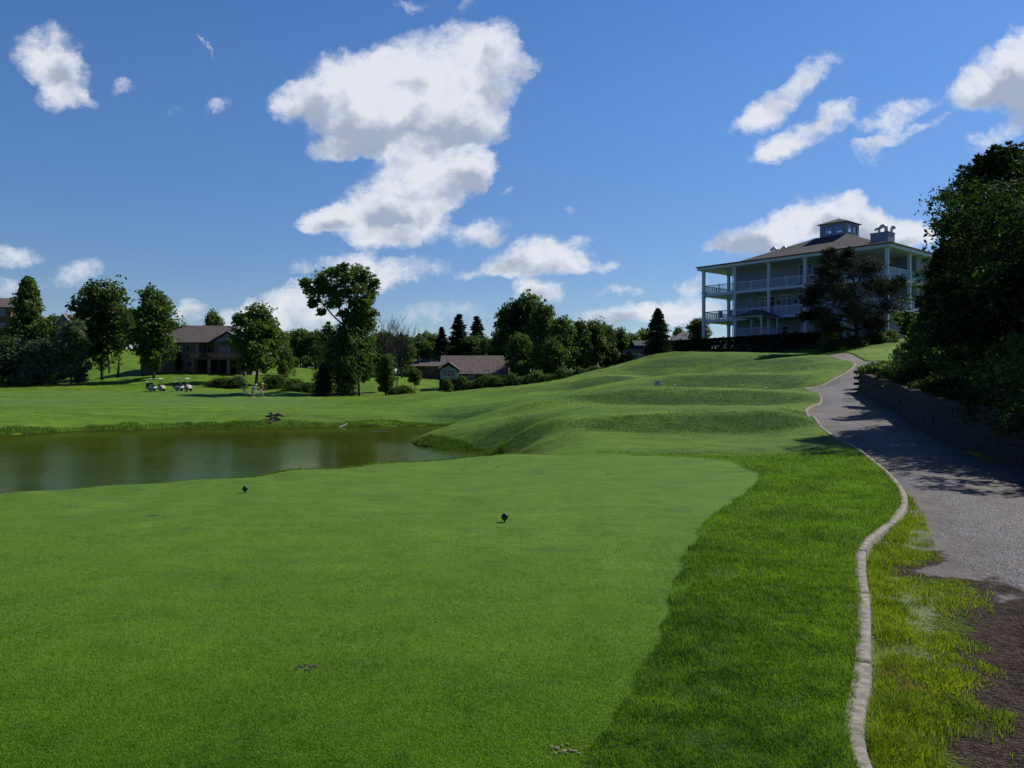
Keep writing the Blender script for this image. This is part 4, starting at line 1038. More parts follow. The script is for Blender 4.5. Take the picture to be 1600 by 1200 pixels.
    # french doors and windows on the long front
    def opening(x, z, w_, h_, kind, y=2.7, glass='glass', n=2, face='front'):
        f = MB(); t = .09
        if face == 'front':
            f.box(x-w_/2-t, y-.07, z, x-w_/2, y+.02, z+h_+t); f.box(x+w_/2, y-.07, z, x+w_/2+t, y+.02, z+h_+t); f.box(x-w_/2, y-.07, z+h_, x+w_/2, y+.02, z+h_+t)
            for i in range(1, n): f.box(x-w_/2+w_*i/n-.04, y-.065, z, x-w_/2+w_*i/n+.04, y+.02, z+h_)
            f.box(x-w_/2, y-.06, z+h_*.76, x+w_/2, y+.02, z+h_*.76+.07)
            if kind == 'window': f.box(x-w_/2-t-.05, y-.12, z-.1, x+w_/2+t+.05, y+.02, z)
        else:
            f.box(y-.02, x-w_/2-t, z, y+.07, x-w_/2, z+h_+t); f.box(y-.02, x+w_/2, z, y+.07, x+w_/2+t, z+h_+t); f.box(y-.02, x-w_/2, z+h_, y+.07, x+w_/2, z+h_+t)
            for i in range(1, n): f.box(y-.02, x-w_/2+w_*i/n-.04, z, y+.065, x-w_/2+w_*i/n+.04, z+h_)
            f.box(y-.02, x-w_/2, z+h_*.76, y+.06, x+w_/2, z+h_*.76+.07)
        o = f.build(kind, M['white'], e)
        g = MB()
        if face == 'front': g.box(x-w_/2, y-.03, z, x+w_/2, y+.01, z+h_)
        else: g.box(y-.01, x-w_/2, z, y+.03, x+w_/2, z+h_)
        g.build('pane', M[glass], o)
    for x in (13.0, 17.8): opening(x, S2+.02, 1.6, 2.7, 'door')
    opening(20.2, S2+.9, 1.2, 1.7, 'window')
    for x in (12.9, 17.8): opening(x, S1+.02, 1.6, 2.6, 'door')
    opening(7.4, S1+.7, 1.3, 1.9, 'window'); opening(8.5, S1+.3, .62, 2.3, 'door', glass='dark', n=1)
    opening(10.4, S1+.9, 1.3, 1.7, 'window'); opening(5.3, S1+.9, .5, 1.5, 'window', n=1)
    for x in (7.6, 13.2, 18.0): opening(x, .0, 1.7, 2.1, 'door')
    opening(10.2, 0, .8, 2.1, 'door', glass='dark', n=1)
    for z in (S1, S2):
        opening(4.6, z+.5, 1.0, 1.9, 'window', 21.2, face='right'); opening(6.7, z+.5, 1.6, 1.9, 'window', 21.2, face='right')
        opening(12, z+.6, 1.4, 1.7, 'window', 23.7, face='right')
    opening(14, .4, 1.4, 1.5, 'window', 22.6, face='right')
    # wall lanterns, downpipes
    for x, z in ((9.35, S1+1.6), (11.7, S1+1.6), (11.6, 1.0), (15.8, S1+1.6)):
        MB().box(x-.09, 2.48, z, x+.09, 2.7, z+.42).build('wall_lantern', M['dark'], e)
    for x in (0.28, 4.55, 19.5):
        MB().tube([(x, -.22, EV-.3), (x, -.22, -1)], .05, 6).build('downpipe', M['white'], e)
    # cupola
    c = MB(); x0, x1, y0, y1, zb = 11.5, 15.0, 9.0, 12.5, EV+3.4
    zt = zb+1.75
    for a in (x0, x1-.55):
        for b_ in (y0, y1-.55): c.box(a, b_, zb, a+.55, b_+.55, zt)
    for (a0, b0, a1, b1) in ((x0+.22, y0+.02, x1-.22, y0+.2), (x0+.22, y1-.2, x1-.22, y1-.02), (x0+.02, y0+.22, x0+.2, y1-.22), (x1-.2, y0+.22, x1-.02, y1-.22)):
        c.box(a0, b0, zb, a1, b1, zb+.5); c.box(a0, b0, zt-.42, a1, b1, zt)
        if a1-a0 > 1: c.box((a0+a1)/2-.08, b0, zb+.55, (a0+a1)/2+.08, b1, zt-.3)
        else: c.box(a0, (b0+b1)/2-.08, zb+.55, a1, (b0+b1)/2+.08, zt-.3)
    co = c.build('cupola', M['siding'], e)
    MB().add([(x0-.35,y0-.35,zt),(x1+.35,y0-.35,zt),(x1+.35,y1+.35,zt),(x0-.35,y1+.35,zt),((x0+x1)/2,(y0+y1)/2,zt+.85)], [(0,1,4),(1,2,4),(2,3,4),(3,0,4),(3,2,1,0)]).build('roof', M['shingle'], co)
    for (a0, b0, a1, b1) in ((x0+.22, y0+.09, x1-.22, y0+.11), (x1-.11, y0+.22, x1-.09, y1-.22)):
        MB().box(a0, b0, zb+.4, a1, b1, zt-.3).build('pane', M['clear'], co)
    # plant box with curved vents near the right front corner, two more vents behind
    ch = MB().box(21.0, 2.5, EV+.3, 23.0, 4.3, EV+1.85)
    ch.box(20.94, 2.44, EV+1.85, 23.06, 4.36, EV+1.93)
    cho = ch.build('rooftop_box', M['siding'], e)
    def goose(x, y, z, s, par, a):
        pts = []
        ux, uy = math.cos(a), math.sin(a)
        pts.append((x, y, z)); pts.append((x, y, z+.35*s))
        for i in range(1, 8):
            t = math.pi*i/7*.92
            pts.append((x-ux*(.32*s-.32*s*math.cos(t)), y-uy*(.32*s-.32*s*math.cos(t)), z+.35*s+.34*s*math.sin(t)))
        MB().tube(pts, [.17*s]*2+[.19*s]*7, 10).build('roof_vent', M['galv'], par, True)
    goose(21.8, 3.0, EV+1.93, .75, cho, 0); goose(22.5, 3.2, EV+1.93, 1.15, cho, 0); goose(22.8, 3.9, EV+1.93, .9, cho, 2.5)
    bx = MB().box(3.2, 8.5, EV+.5, 7.4, 13, EV+2.2); bo = bx.build('rooftop_box', M['siding'], e)
    goose(5.2, 9.2, EV+2.2, 1.2, bo, 0); goose(6.7, 9.2, EV+2.2, 1.1, bo, 0)
    # dark furniture on the end balcony is separate
    return e
clubhouse()
def local_pt(a, b_, z): return (25.4+.66*a+.75*b_, 106-.75*a+.66*b_, z)
# patio furniture seen on the left-end balcony (dark umbrella folded and chairs)
for i, (a, b_) in enumerate([(1.3, 2.0), (2.6, 2.6), (3.9, 2.2)]):
    p = local_pt(a, b_, 6.7+3.36); e = empty('balcony_chair', p, .4*i, 'dark balcony chair on the end porch of the clubhouse, %s of three' % ['nearest the corner column', 'middle', 'nearest the wall'][i], 'chair', 'chairs on the end balcony')
    MB().bevbox(-.3, -.3, .4, .3, .3, .5, .02).build('seat', M['dark'], e); MB().bevbox(-.3, .24, .5, .3, .32, 1.35, .02).build('backrest', M['dark'], e)
    for sx in (-.25, .25):
        for sy in (-.25, .25): MB().box(sx-.025, sy-.025, 0, sx+.025, sy+.025, .4).build('leg', M['dark'], e)

# gazebo in front
def gazebo():
    x, y = 29.7, 97.2; z = H1(x, y); rz = math.atan2(-.75, .66)
    e = empty('gazebo', (x, y, z), rz, 'small white gazebo with brown hipped roof before the clubhouse', 'gazebo')
    zz = PZ(497, y)-z; zp = PZ(484, y)-z; h = 1.75
    for sx in (-1, 1):
        for sy in (-1, 1): MB().box(sx*h-.08, sy*h-.08, -.5, sx*h+.08, sy*h+.08, zz).build('post', M['white'], e)
    MB().box(-h-.1, -h-.1, zz, h+.1, h+.1, zz+.14).build('beam', M['white'], e)
    MB().add([(-h-.35,-h-.35,zz+.14),(h+.35,-h-.35,zz+.14),(h+.35,h+.35,zz+.14),(-h-.35,h+.35,zz+.14),(-.5,0,zp),(.5,0,zp)], [(0,1,5,4),(1,2,5),(2,3,4,5),(3,0,4),(3,2,1,0)]).build('roof', M['shingle_br'], e)
    for (a, b_, c_, d) in ((-h, -h, h, -h), (h, -h, h, h), (-h, -h, -h, h)):
        m = MB(); L = math.hypot(c_-a, d-b_); n = 18
        zr = PZ(514, y)-z
        m.tube([(a, b_, zr), (c_, d, zr)], .04, 4); m.tube([(a, b_, .15), (c_, d, .15)], .035, 4)
        for i in range(1, n): m.tube([(a+(c_-a)*i/n, b_+(d-b_)*i/n, .15), (a+(c_-a)*i/n, b_+(d-b_)*i/n, zr)], .02, 4)
        m.build('railing', M['white'], e)
    for sx in (-1, 1): MB().tube([(sx*h, -h, zz-.5), (sx*(h-.5), -h, zz)], .05, 4).build('brace', M['white'], e)
gazebo()

# hedge along the top of the slope in the building's shade
def hedge():
    r = np.random.RandomState(8); n = 60000
    t = r.rand(n); x = 19.6 + (33.5-19.6)*t; y = 101.6 + (83.3-101.6)*t
    nx, ny = .80, .61
    o = r.uniform(-.7, .7, n); zt = np.interp(t, [0, 1], [7.0, 7.05]); zb = height(x, y, False)-.1
    k = r.rand(n); z = zb + (zt-zb)*k**.7
    # keep most leaves near the surface
    m = (np.abs(o) > .5) | (z > zt-.2)
    x, y, o, z = x[m], y[m], o[m], z[m]
    P = np.stack([x+nx*o+r.normal(size=len(x))*.05, y+ny*o, z+r.normal(size=len(x))*.05], 1)
    me = quads_mesh('hedge', leaf_quads(P, .22, .6, r))
    ob = link_mesh('clipped_hedge', me, M['leaf_con']); tag(ob, 'long dark clipped hedge along the slope below the clubhouse', 'hedge')
hedge()

# pine before the clubhouse
def spreading_pine():
    r = np.random.RandomState(12); D = 80.; x0, y0, z0 = at(1342, D)
    def loc(px, py, dd): return ((px-1342)/F*D, dd, PZ(py, D)-z0)
    cs = []
    spec = [(1300,405,0,14),(1330,408,.8,16),(1285,425,-.6,16),(1315,430,1,20),(1345,422,-1,18),(1365,415,.5,12),(1275,450,.3,16),(1300,458,-1.2,20),(1335,455,1.4,22),(1365,445,-.6,18),(1390,450,.6,14),
            (1405,440,0,8),(1265,470,0,12),(1290,485,.8,18),(1320,488,-1.4,20),(1355,482,1,20),(1385,480,-.5,18),(1265,492,.6,10),(1285,508,-.6,14),(1315,512,1.2,16),(1350,508,-1,16),(1380,505,.8,14),(1325,395,0,8),(1298,395,.2,8)]
    for px, py, dd, rr in spec: cs.append((loc(px, py, dd*1.6), rr/F*D))
    V = clumps([c for c, _ in cs], [(q*1.5, q*1.8, q*1.15) for _, q in cs], 110, 26, .20, r, .34, .26, .0, .25)
    e = empty('spreading_pine', (x0, y0, z0), 0, 'wide spreading dark pine standing before the clubhouse', 'tree')
    link_mesh('crown', quads_mesh('pine_crown', V), M['leaf_pine'], e)
    mb = MB(); limbs(mb, (0, 0, -.4), (-.5, 0, 7.2), .24, [c for c, _ in cs], random.Random(3), sag=-.05); mb.build('trunk', M['bark'], e)
spreading_pine()
# shrubs right of the pine and ground planting in the shade
for i, (px, D, pt, wd, k, lbl) in enumerate([(1300,80,520,50,'bush','low dark shrub under the left side of the spreading pine'),(1332,79,524,44,'bush','low dark shrub at the foot of the spreading pine'),(1368,79,518,46,'bush','low dark shrub right of the spreading pine trunk'),
        (1392,80,516,34,'bush','dark shrub before the clubhouse wall, right of the pine'),(1280,86,520,44,'bush','dark shrub between the hedge end and the spreading pine')]):
    tree_at('foundation_shrub', PR[k], 3, px, D, pt, lbl, wd, 2.2, cat='shrub', rz=i)

# ---------------------------------------------------------------- houses
def gable_roof(mb, x0, y0, x1, y1, z, h, ov=.4, th=.18):
    ym = (y0+y1)/2
    mb.prism([(y0-ov, z-.1), (ym, z+h), (y1+ov, z-.1), (y1+ov, z-.1-th), (ym, z+h-th*1.3), (y0-ov, z-.1-th)], x0-ov, x1+ov)
def win(e, x, y, z, w_, h_, n=2, frame='white', face=-1, arch=False):
    f = MB(); t = .08
    y0, y1 = (y-.06, y+.02)
    f.box(x-w_/2-t, y0, z-t, x-w_/2, y1, z+h_+t); f.box(x+w_/2, y0, z-t, x+w_/2+t, y1, z+h_+t)
    f.box(x-w_/2, y0, z+h_, x+w_/2, y1, z+h_+t); f.box(x-w_/2, y0, z-t, x+w_/2, y1, z)
    for i in range(1, n): f.box(x-w_/2+w_*i/n-.04, y0+.005, z, x-w_/2+w_*i/n+.04, y1, z+h_)
    if arch:
        pts = [(x+math.cos(a)*(w_/2+t/2), y-.03, z+h_+t+math.sin(a)*w_*.4) for a in np.linspace(0, math.pi, 9)]
        f.tube(pts, t/2, 4)
    o = f.build('window', M[frame], e)
    MB().box(x-w_/2, y-.02, z, x+w_/2, y+.01, z+h_).build('pane', M['glass'], o)
def house_deck():
    D = 148.; k = D/F; x, y, z = at(305, D); e = empty('brown_roofed_house', (x, y, z), R(4), 'large dark brick house with brown hipped roof and raised deck', 'house')
    X = lambda px: (px-305)*k
    Z = lambda py: PZ(py, D)-z
    ze = Z(535); zr = Z(505)
    MB().box(X(222), 0, -2, X(309), 12, ze).box(X(309), 2.2, -2, X(333), 12, ze).box(X(333), 0, Z(560), X(368), 12, ze).box(X(368), 0, -2, X(392), 12, ze).box(X(309), 2.2, -2, X(368), 12, Z(560)).build('wall', M['brick'], e)
    r = MB(); a, b_ = X(218)-.3, X(394)+.5
    r.add([(a,-.6,ze),(b_,-.6,ze),(b_,12.6,ze),(a,12.6,ze),(X(280),6,zr),(X(345),6,zr)], [(0,1,5,4),(1,2,5),(2,3,4,5),(3,0,4),(3,2,1,0)])
    r.build('roof', M['shingle_br'], e)
    g = MB(); xa, xb = X(327), X(384); xm = (xa+xb)/2; zg = Z(519)
    g.add([(xa+.4,-.4,ze-.1),(xb-.4,-.4,ze-.1),(xm,-.4,zg-.25)], [(0,1,2)])
    g.add([(xa+.4,-.3,ze-.1),(xb-.4,-.3,ze-.1),(xm,-.3,zg-.25)], [(0,1,2)]); g.build('gable_wall', M['siding'], e)
    g = MB(); g.add([(xa,-.8,ze-.1),(xm,-.8,zg),(xm,5,zg),(xa,5,ze-.1),(xa,-.8,ze+.08),(xm,-.8,zg+.18),(xm,5,zg+.18),(xa,5,ze+.08)], [(0,1,2,3),(4,7,6,5),(0,4,5,1),(3,2,6,7)])
    g.add([(xb,-.8,ze-.1),(xm,-.8,zg),(xm,5,zg),(xb,5,ze-.1),(xb,-.8,ze+.08),(xm,-.8,zg+.18),(xm,5,zg+.18),(xb,5,ze+.08)], [(0,1,2,3),(4,7,6,5),(0,4,5,1),(3,2,6,7)])
    g.build('gable_roof', M['shingle_br'], e)
    zd = Z(560)
    MB().box(X(305), -3, zd-.3, X(392), 2.1, zd).build('deck', M['deckwood'], e)
    for px in (309, 333, 362, 386): MB().box(X(px)-.25, -2.9, -2, X(px)+.25, -2.4, zd-.3).build('deck_post', M['brick'], e)
    rl = MB(); rl.box(X(305), -2.95, zd+.95, X(392), -2.87, zd+1.05)
    for i in range(60): xx = X(305)+(X(392)-X(305))*i/59; rl.box(xx-.025, -2.93, zd, xx+.025, -2.89, zd+.95)
    rl.build('deck_railing', M['deckwood'], e)
    MB().box(X(310), 2.05, -1, X(333), 2.19, zd-.4).build('garage_door', M['dark'], e); MB().box(X(338), 2.05, -1, X(364), 2.19, zd-.4).build('garage_door', M['dark'], e)
    win(e, X(321), 2.2, zd+.5, 2.2, 1.9, 3); win(e, X(264), 0, Z(550), 2.0, 1.4, 2); win(e, X(291), 0, Z(550), 1.2, 1.4, 2); win(e, X(296), 0, Z(574), .8, 1.1, 1); win(e, X(350), -.4+.4, zd+.5, 1.6, 1.6, 2)
    MB().box(X(307), -.1, zd, X(309.5), 2.1, ze-.12).build('corner_trim', M['tan_trim'], e)
house_deck()
def bungalow():
    D = 128.; k = D/F; x, y, z = at(740, D); e = empty('purple_roofed_bungalow', (x, y, z), R(-2), 'low bungalow with long purple-brown roof and pale green window bay', 'house')
    X = lambda px: (px-740)*k
    Z = lambda py: PZ(py, D)-z
    ze = Z(583); zr = Z(554)
    MB().box(X(686), 0, -2, X(792), 9, ze).build('wall', M['brick_red'], e)
    r = MB(); r.add([(X(684),-.9,ze-.1),(X(795),-.9,ze-.1),(X(791),4.5,zr),(X(684),4.5,zr),(X(684),9.9,ze-.1),(X(795),9.9,ze-.1),
                     (X(684),-.9,ze-.28),(X(795),-.9,ze-.28),(X(795),9.9,ze-.28),(X(684),9.9,ze-.28)],
                    [(0,1,2,3),(3,2,5,4),(6,9,8,7),(0,6,7,1),(1,7,8,5,2),(5,8,9,4),(0,3,4,9,6)])
    ro = r.build('roof', M['shingle_pu'], e)
    MB().tube([(X(696), 2, Z(565)), (X(696), 2, Z(556))], .12, 6).build('roof_vent', M['galv'], ro)
    # bay
    zb = Z(580.5); xa, xb = X(689), X(716); xm = (xa+xb)/2
    MB().box(xa, -1.4, Z(592.5), xb, 0, zb+.2).add([(xa,-1.4,zb+.2),(xb,-1.4,zb+.2),(xm,-1.4,Z(571)),(xa,2,zb+.2),(xb,2,zb+.2),(xm,2,Z(571))], [(0,1,2),(3,5,4),(0,2,5,3),(1,4,5,2)]).build('bay', M['green_siding'], e)
    br = MB(); zt = Z(567.5); za = zb+.25
    for s, q in ((-1, xa-.35), (1, xb+.35)):
        br.add([(q,-1.8,za-.15),(xm,-1.8,zt),(xm,3,zt),(q,3,za-.15),(q,-1.8,za+.05),(xm,-1.8,zt+.2),(xm,3,zt+.2),(q,3,za+.05)], [(0,1,2,3),(4,7,6,5),(0,4,5,1),(3,2,6,7),(0,3,7,4)])
    br.build('bay_roof', M['shingle_pu'], e)
    win(e, X(703), -1.4, Z(588), 1.7, 1.05, 3)
    for px in (721, 737): win(e, X(px), 0, Z(590.5), .95, 1.0, 1, 'tan_trim', arch=True)
    win(e, X(761), 0, Z(587), .9, .8, 2); win(e, X(782), 0, Z(587), 1.3, .7, 2)
    MB().box(X(688), -1.3, -2, X(760), -.02, Z(593.5)).build('foundation', M['dark'], e)
bungalow()
def low_house():
    D = 172.; k = D/F; x, y, z = at(652, D); e = empty('low_brown_house', (x, y, z), R(3), 'low brown-roofed house with chimney, half hidden between dead tree and bungalow', 'house')
    X = lambda px: (px-652)*k
    Z = lambda py: PZ(py, D)-z
    MB().box(X(624), 0, -2, X(690), 8, Z(572)).build('wall', M['brick_red'], e)
    r = MB(); ze = Z(572); r.add([(X(617),-.8,ze),(X(694),-.8,ze),(X(694),8.8,ze),(X(617),8.8,ze),(X(634),4,Z(560)),(X(680),4,Z(560))], [(0,1,5,4),(1,2,5),(2,3,4,5),(3,0,4),(3,2,1,0)])
    ro = r.build('roof', M['shingle_br'], e)
    MB().box(X(651), 1.0, Z(572), X(655), 2.0, Z(556)).build('chimney', M['brick_red'], ro)
    win(e, X(638), 0, Z(580), 2.0, .9, 2, 'tan_trim'); win(e, X(672), 0, Z(580), 1.5, .9, 2, 'tan_trim')
low_house()
def edge_house():
    D = 170.; k = D/F; x, y, z = at(0, D); e = empty('dark_roofed_house', (x, y, z), R(6), 'tall dark house with purple-grey roof cut by the left edge of the picture', 'house')
    X = lambda px: (px)*k
    Z = lambda py: PZ(py, D)-z
    MB().box(X(-90), 0, -3, X(16), 10, Z(480)).build('wall', M['brick_red'], e)
    m = MB(); m.add([(X(-96),-.6,Z(480)),(X(20),-.6,Z(480)),(X(20),10.6,Z(480)),(X(-96),10.6,Z(480)),(X(-70),5,Z(462)),(X(16),5,Z(462))], [(0,1,5,4),(1,2,5),(2,3,4,5),(3,0,4),(3,2,1,0)]); m.build('roof', M['shingle_pu'], e)
    win(e, X(3), 0, Z(493), .9, 1.3, 2); win(e, X(-12), 0, Z(493), .9, 1.3, 2); win(e, X(3), 0, Z(515), .9, 1.3, 2)
edge_house()
def gable_house():
    D = 185.; k = D/F; x, y, z = at(99, D); e = empty('gabled_house', (x, y, z), 0, 'far house whose pale-trimmed gable peak shows above the upright shrub', 'house')
    X = lambda px: (px-99)*k
    Z = lambda py: PZ(py, D)-z
    MB().box(X(88), 0, -2, X(112), 8, Z(505)).add([(X(88),0,Z(505)),(X(112),0,Z(505)),(X(100),0,Z(491)),(X(88),8,Z(505)),(X(112),8,Z(505)),(X(100),8,Z(491))], [(0,1,2),(3,5,4)]).build('wall', M['brick'], e)
    g = MB()
    for q in (X(86), X(114)):
        g.add([(q,-.4,Z(507)),(X(100),-.4,Z(491)),(X(100),8.4,Z(491)),(q,8.4,Z(507)),(q,-.4,Z(505.5)),(X(100),-.4,Z(489.5)),(X(100),8.4,Z(489.5)),(q,8.4,Z(505.5))], [(0,1,2,3),(4,7,6,5),(3,2,6,7)])
    g.build('roof', M['shingle_pu'], e)
    t = MB()
    for q in (X(86), X(114)): t.tube([(q, -.45, Z(506.3)), (X(100), -.45, Z(490.3))], .13, 4)
    t.build('gable_trim', M['white'], e)
    win(e, X(100), 0, Z(503), .9, 1.0, 2)
gable_house()
def grey_house():
    D = 150.; k = D/F; x, y, z = at(1075, D); e = empty('grey_roofed_house', (x, y, z), 0, 'house behind the hedge showing only its blue-grey hipped roof', 'house')
    X = lambda px: (px-1075)*k
    Z = lambda py: PZ(py, D)-z
    MB().box(X(1050), 0, -3, X(1112), 12, Z(533)).build('wall', M['brick'], e)
    m = MB(); m.add([(X(1046),-.5,Z(533)),(X(1106),-.5,Z(533)),(X(1116),12.5,Z(533)),(X(1052),12.5,Z(533)),(X(1076),5,Z(515)),(X(1086),5,Z(515))], [(0,1,5,4),(1,2,5),(2,3,4,5),(3,0,4),(3,2,1,0)])
    ro = m.build('roof', M['shingle_bg'], e)
    for px, py in ((1053, 529), (1070, 521)): MB().tube([(X(px), 1.2, Z(py+4)), (X(px), 1.2, Z(py-1))], .1, 6).build('roof_vent', M['galv'], ro)
grey_house()
def garage_house():
    D = 135.; k = D/F; x, y, z = at(1003, D); e = empty('small_pale_house', (x, y, z), 0, 'bit of a pale house wall and roof showing left of the dense evergreen', 'house')
    X = lambda px: (px-1003)*k
    Z = lambda py: PZ(py, D)-z
    MB().box(X(997), 0, -2, X(1024), 6, Z(539)).build('wall', M['siding'], e)
    m = MB(); gable_roof(m, X(996), 0, X(1026), 6, Z(539), .9, .5); m.build('roof', M['shingle'], e)
    win(e, X(1000), 0, Z(548), .6, .8, 1)
garage_house()
def car():
    D = 104.; x, y, z = at(999, D); z = PZ(557.5, D); e = empty('parked_car', (x, y, z), R(-12), 'dark parked car with glinting windows left of the dense evergreen', 'car')
    prof = [(-2.1,.35),(-2.15,.75),(-1.5,.9),(-.9,1.35),(.6,1.38),(1.3,.92),(2.1,.78),(2.15,.35)]
    body = MB(); n = len(prof)
    body.add([(a, -.85 if b_ < 1 else -.65, b_) for a, b_ in prof]+[(a, .85 if b_ < 1 else .65, b_) for a, b_ in prof], [tuple(range(n)), tuple(range(2*n-1, n-1, -1))]+[(i, i+n, (i+1) % n+n, (i+1) % n) for i in range(n)])
    body.build('body', M['carpaint'], e)
    MB().add([(-1.25,-.80,.95),(1.05,-.80,.95),(.55,-.69,1.3),(-.85,-.69,1.3)], [(0,1,2,3)]).build('side_window', M['glass'], e)
    for sx in (-1.35, 1.35):
        for sy in (-.8, .8):
            o = MB().tube([(sx, sy-.1, .34), (sx, sy+.1, .34)], .34, 14).build('wheel', M['rubber'], e)
car()

# ---------------------------------------------------------------- golf carts
def golf_cart():
    e = empty('golf_cart', (0, 0, 0))
    b_ = MB(); b_.prism([(-.55,.28),(.55,.28),(.55,.36),(-.55,.36)], -.95, .95)
    o = b_.build('chassis', M['dark'], e)
    # rear body with rounded fender, side skirt, front cowl (x is forward)
    def side(prof, w0, w1, name, mt):
        n = len(prof); m = MB()
        m.add([(p[0], w0, p[1]) for p in prof]+[(p[0], w1, p[1]) for p in prof], [tuple(range(n)), tuple(range(2*n-1, n-1, -1))]+[(i, i+n, (i+1) % n+n, (i+1) % n) for i in range(n)])
        return m.build(name, mt, e)
    side([(-1.12,.36),(-1.15,.62),(-.95,.80),(-.40,.82),(-.25,.60),(-.12,.50),(.58,.46),(.58,.30),(-.50,.30),(-.56,.44),(-.70,.52),(-.84,.44),(-.90,.36)], -.58, .58, 'body', M['cartbody'])
    side([(.62,.36),(.58,.60),(.74,.86),(.95,.88),(1.18,.62),(1.20,.40),(1.12,.40),(1.04,.50),(.90,.54),(.76,.46),(.72,.36)], -.56, .56, 'front_cowl', M['cartbody'])
    side([(.48,.36),(.52,.95),(.74,1.02),(.80,.86),(.62,.60),(.66,.36)], -.52, .52, 'dashboard', M['dark'])
    MB().bevbox(-.72, -.52, .82, -.18, .52, .94, .04).build('seat', M['bag'], e)
    MB().bevbox(-.80, -.52, .98, -.70, .52, 1.28, .04).build('backrest', M['bag'], e)
    MB().bevbox(-1.02, -.60, 1.78, .78, .60, 1.90, .05).build('canopy', M['cartroof'], e)
    for sx, tx in ((.66, .60), (-.86, -.92)):
        for sy in (-.54, .54): MB().tube([(sx+(.12 if sx > 0 else 0), sy, .85), (tx, sy, 1.80)], .022, 6).build('canopy_post', M['dark'], e)
    g = MB().add([(.76,-.5,.95),(.76,.5,.95),(.62,.5,1.76),(.62,-.5,1.76)], [(0,1,2,3)])
    gm = bpy.data.materials.get('windshield')
    if not gm:
        gm = bpy.data.materials.new('windshield'); gm.use_nodes = True; N = NT(gm.node_tree); gl = N.n.new('ShaderNodeBsdfGlossy'); gl.inputs['Roughness'].default_value = .1
        tr = N.n.new('ShaderNodeBsdfTransparent'); tr.inputs['Color'].default_value = (.8,.82,.8,1); ms = N.n.new('ShaderNodeMixShader'); ms.inputs[0].default_value = .05
        N.l.new(tr.outputs[0], ms.inputs[1]); N.l.new(gl.outputs[0], ms.inputs[2]); N.l.new(ms.outputs[0], N.n['Material Output'].inputs[0])
    g.build('windshield', gm, e)
    MB().tube([(.55, -.25, .92), (.30, -.25, 1.08)], .02, 6).build('steering_column', M['dark'], e)
    MB().tube([(.30+.05*math.cos(a)*.6, -.25+.17*math.sin(a), 1.08+.16*math.cos(a)) for a in np.linspace(0, 6.283, 13)], .014, 5).build('steering_wheel', M['dark'], e)
    for sx in (-.70, .90):
        for sy in (-.52, .52):
            o = MB().tube([(sx, sy-.09, .23), (sx, sy+.09, .23)], .23, 16).build('wheel', M['rubber'], e)
            s = -1 if sy < 0 else 1
            MB().tube([(sx, sy+s*.085, .23), (sx, sy+s*.10, .23)], .12, 12).build('rim', M['white'], o)
    MB().box(1.14, -.5, .66, 1.19, -.3, .74).build('headlight', M['white'], e); MB().box(1.14, .3, .66, 1.19, .5, .74).build('headlight', M['white'], e)
    return e
def golf_bag(loc, rz, label, tilt=.0):
    e = empty('golf_bag', loc, rz, label, 'golf bag', 'golf bags strapped to the carts'); e.rotation_euler = (0, tilt, rz)
    MB().tube([(0, 0, 0), (0, 0, .12), (0, 0, .8), (0, 0, .92)], [.13, .14, .14, .16], 10).build('bag_body', M['bag'], e)
    MB().bevbox(-.20, -.09, .18, -.10, .09, .6, .03).build('pocket', M['bag'], e)
    r = random.Random(int(loc[0]*77) & 999)
    for i in range(6):
        a = i; x, y = .09*math.cos(a), .09*math.sin(a); h = 1.02+r.random()*.16
        o = MB().tube([(x, y, .85), (x*1.3, y*1.3, h)], .012, 5).sphere((x*1.3, y*1.3, h), (.035, .05, .03), 6, 4).build('club_head', M['dark' if i % 2 else 'galv'], e)
proto = golf_cart()
reg()
for i, (px, lbl) in enumerate(((244.5, 'left golf cart with cream roof parked at the edge of the green'), (286.5, 'right golf cart with cream roof parked at the edge of the green'))):
    D = 114.; k = proto if i == 0 else copy_tree(proto)
    x, y, z = at(px, D); k.location = (x, y, z+.02); k.rotation_euler = (0, 0, R(-3 if i == 0 else -12)); k.scale = (.92, .92, .96)
    tag(k, lbl, 'golf cart', 'golf carts parked by the green')
    for j, sy in enumerate((-.28, .28)):
        golf_bag((x-1.12, y+sy+(.2 if i else 0), z+.28), 0, 'black golf bag on the back of the %s cart, %s side' % (('left', 'right')[i], ('near', 'far')[j]), -.12)

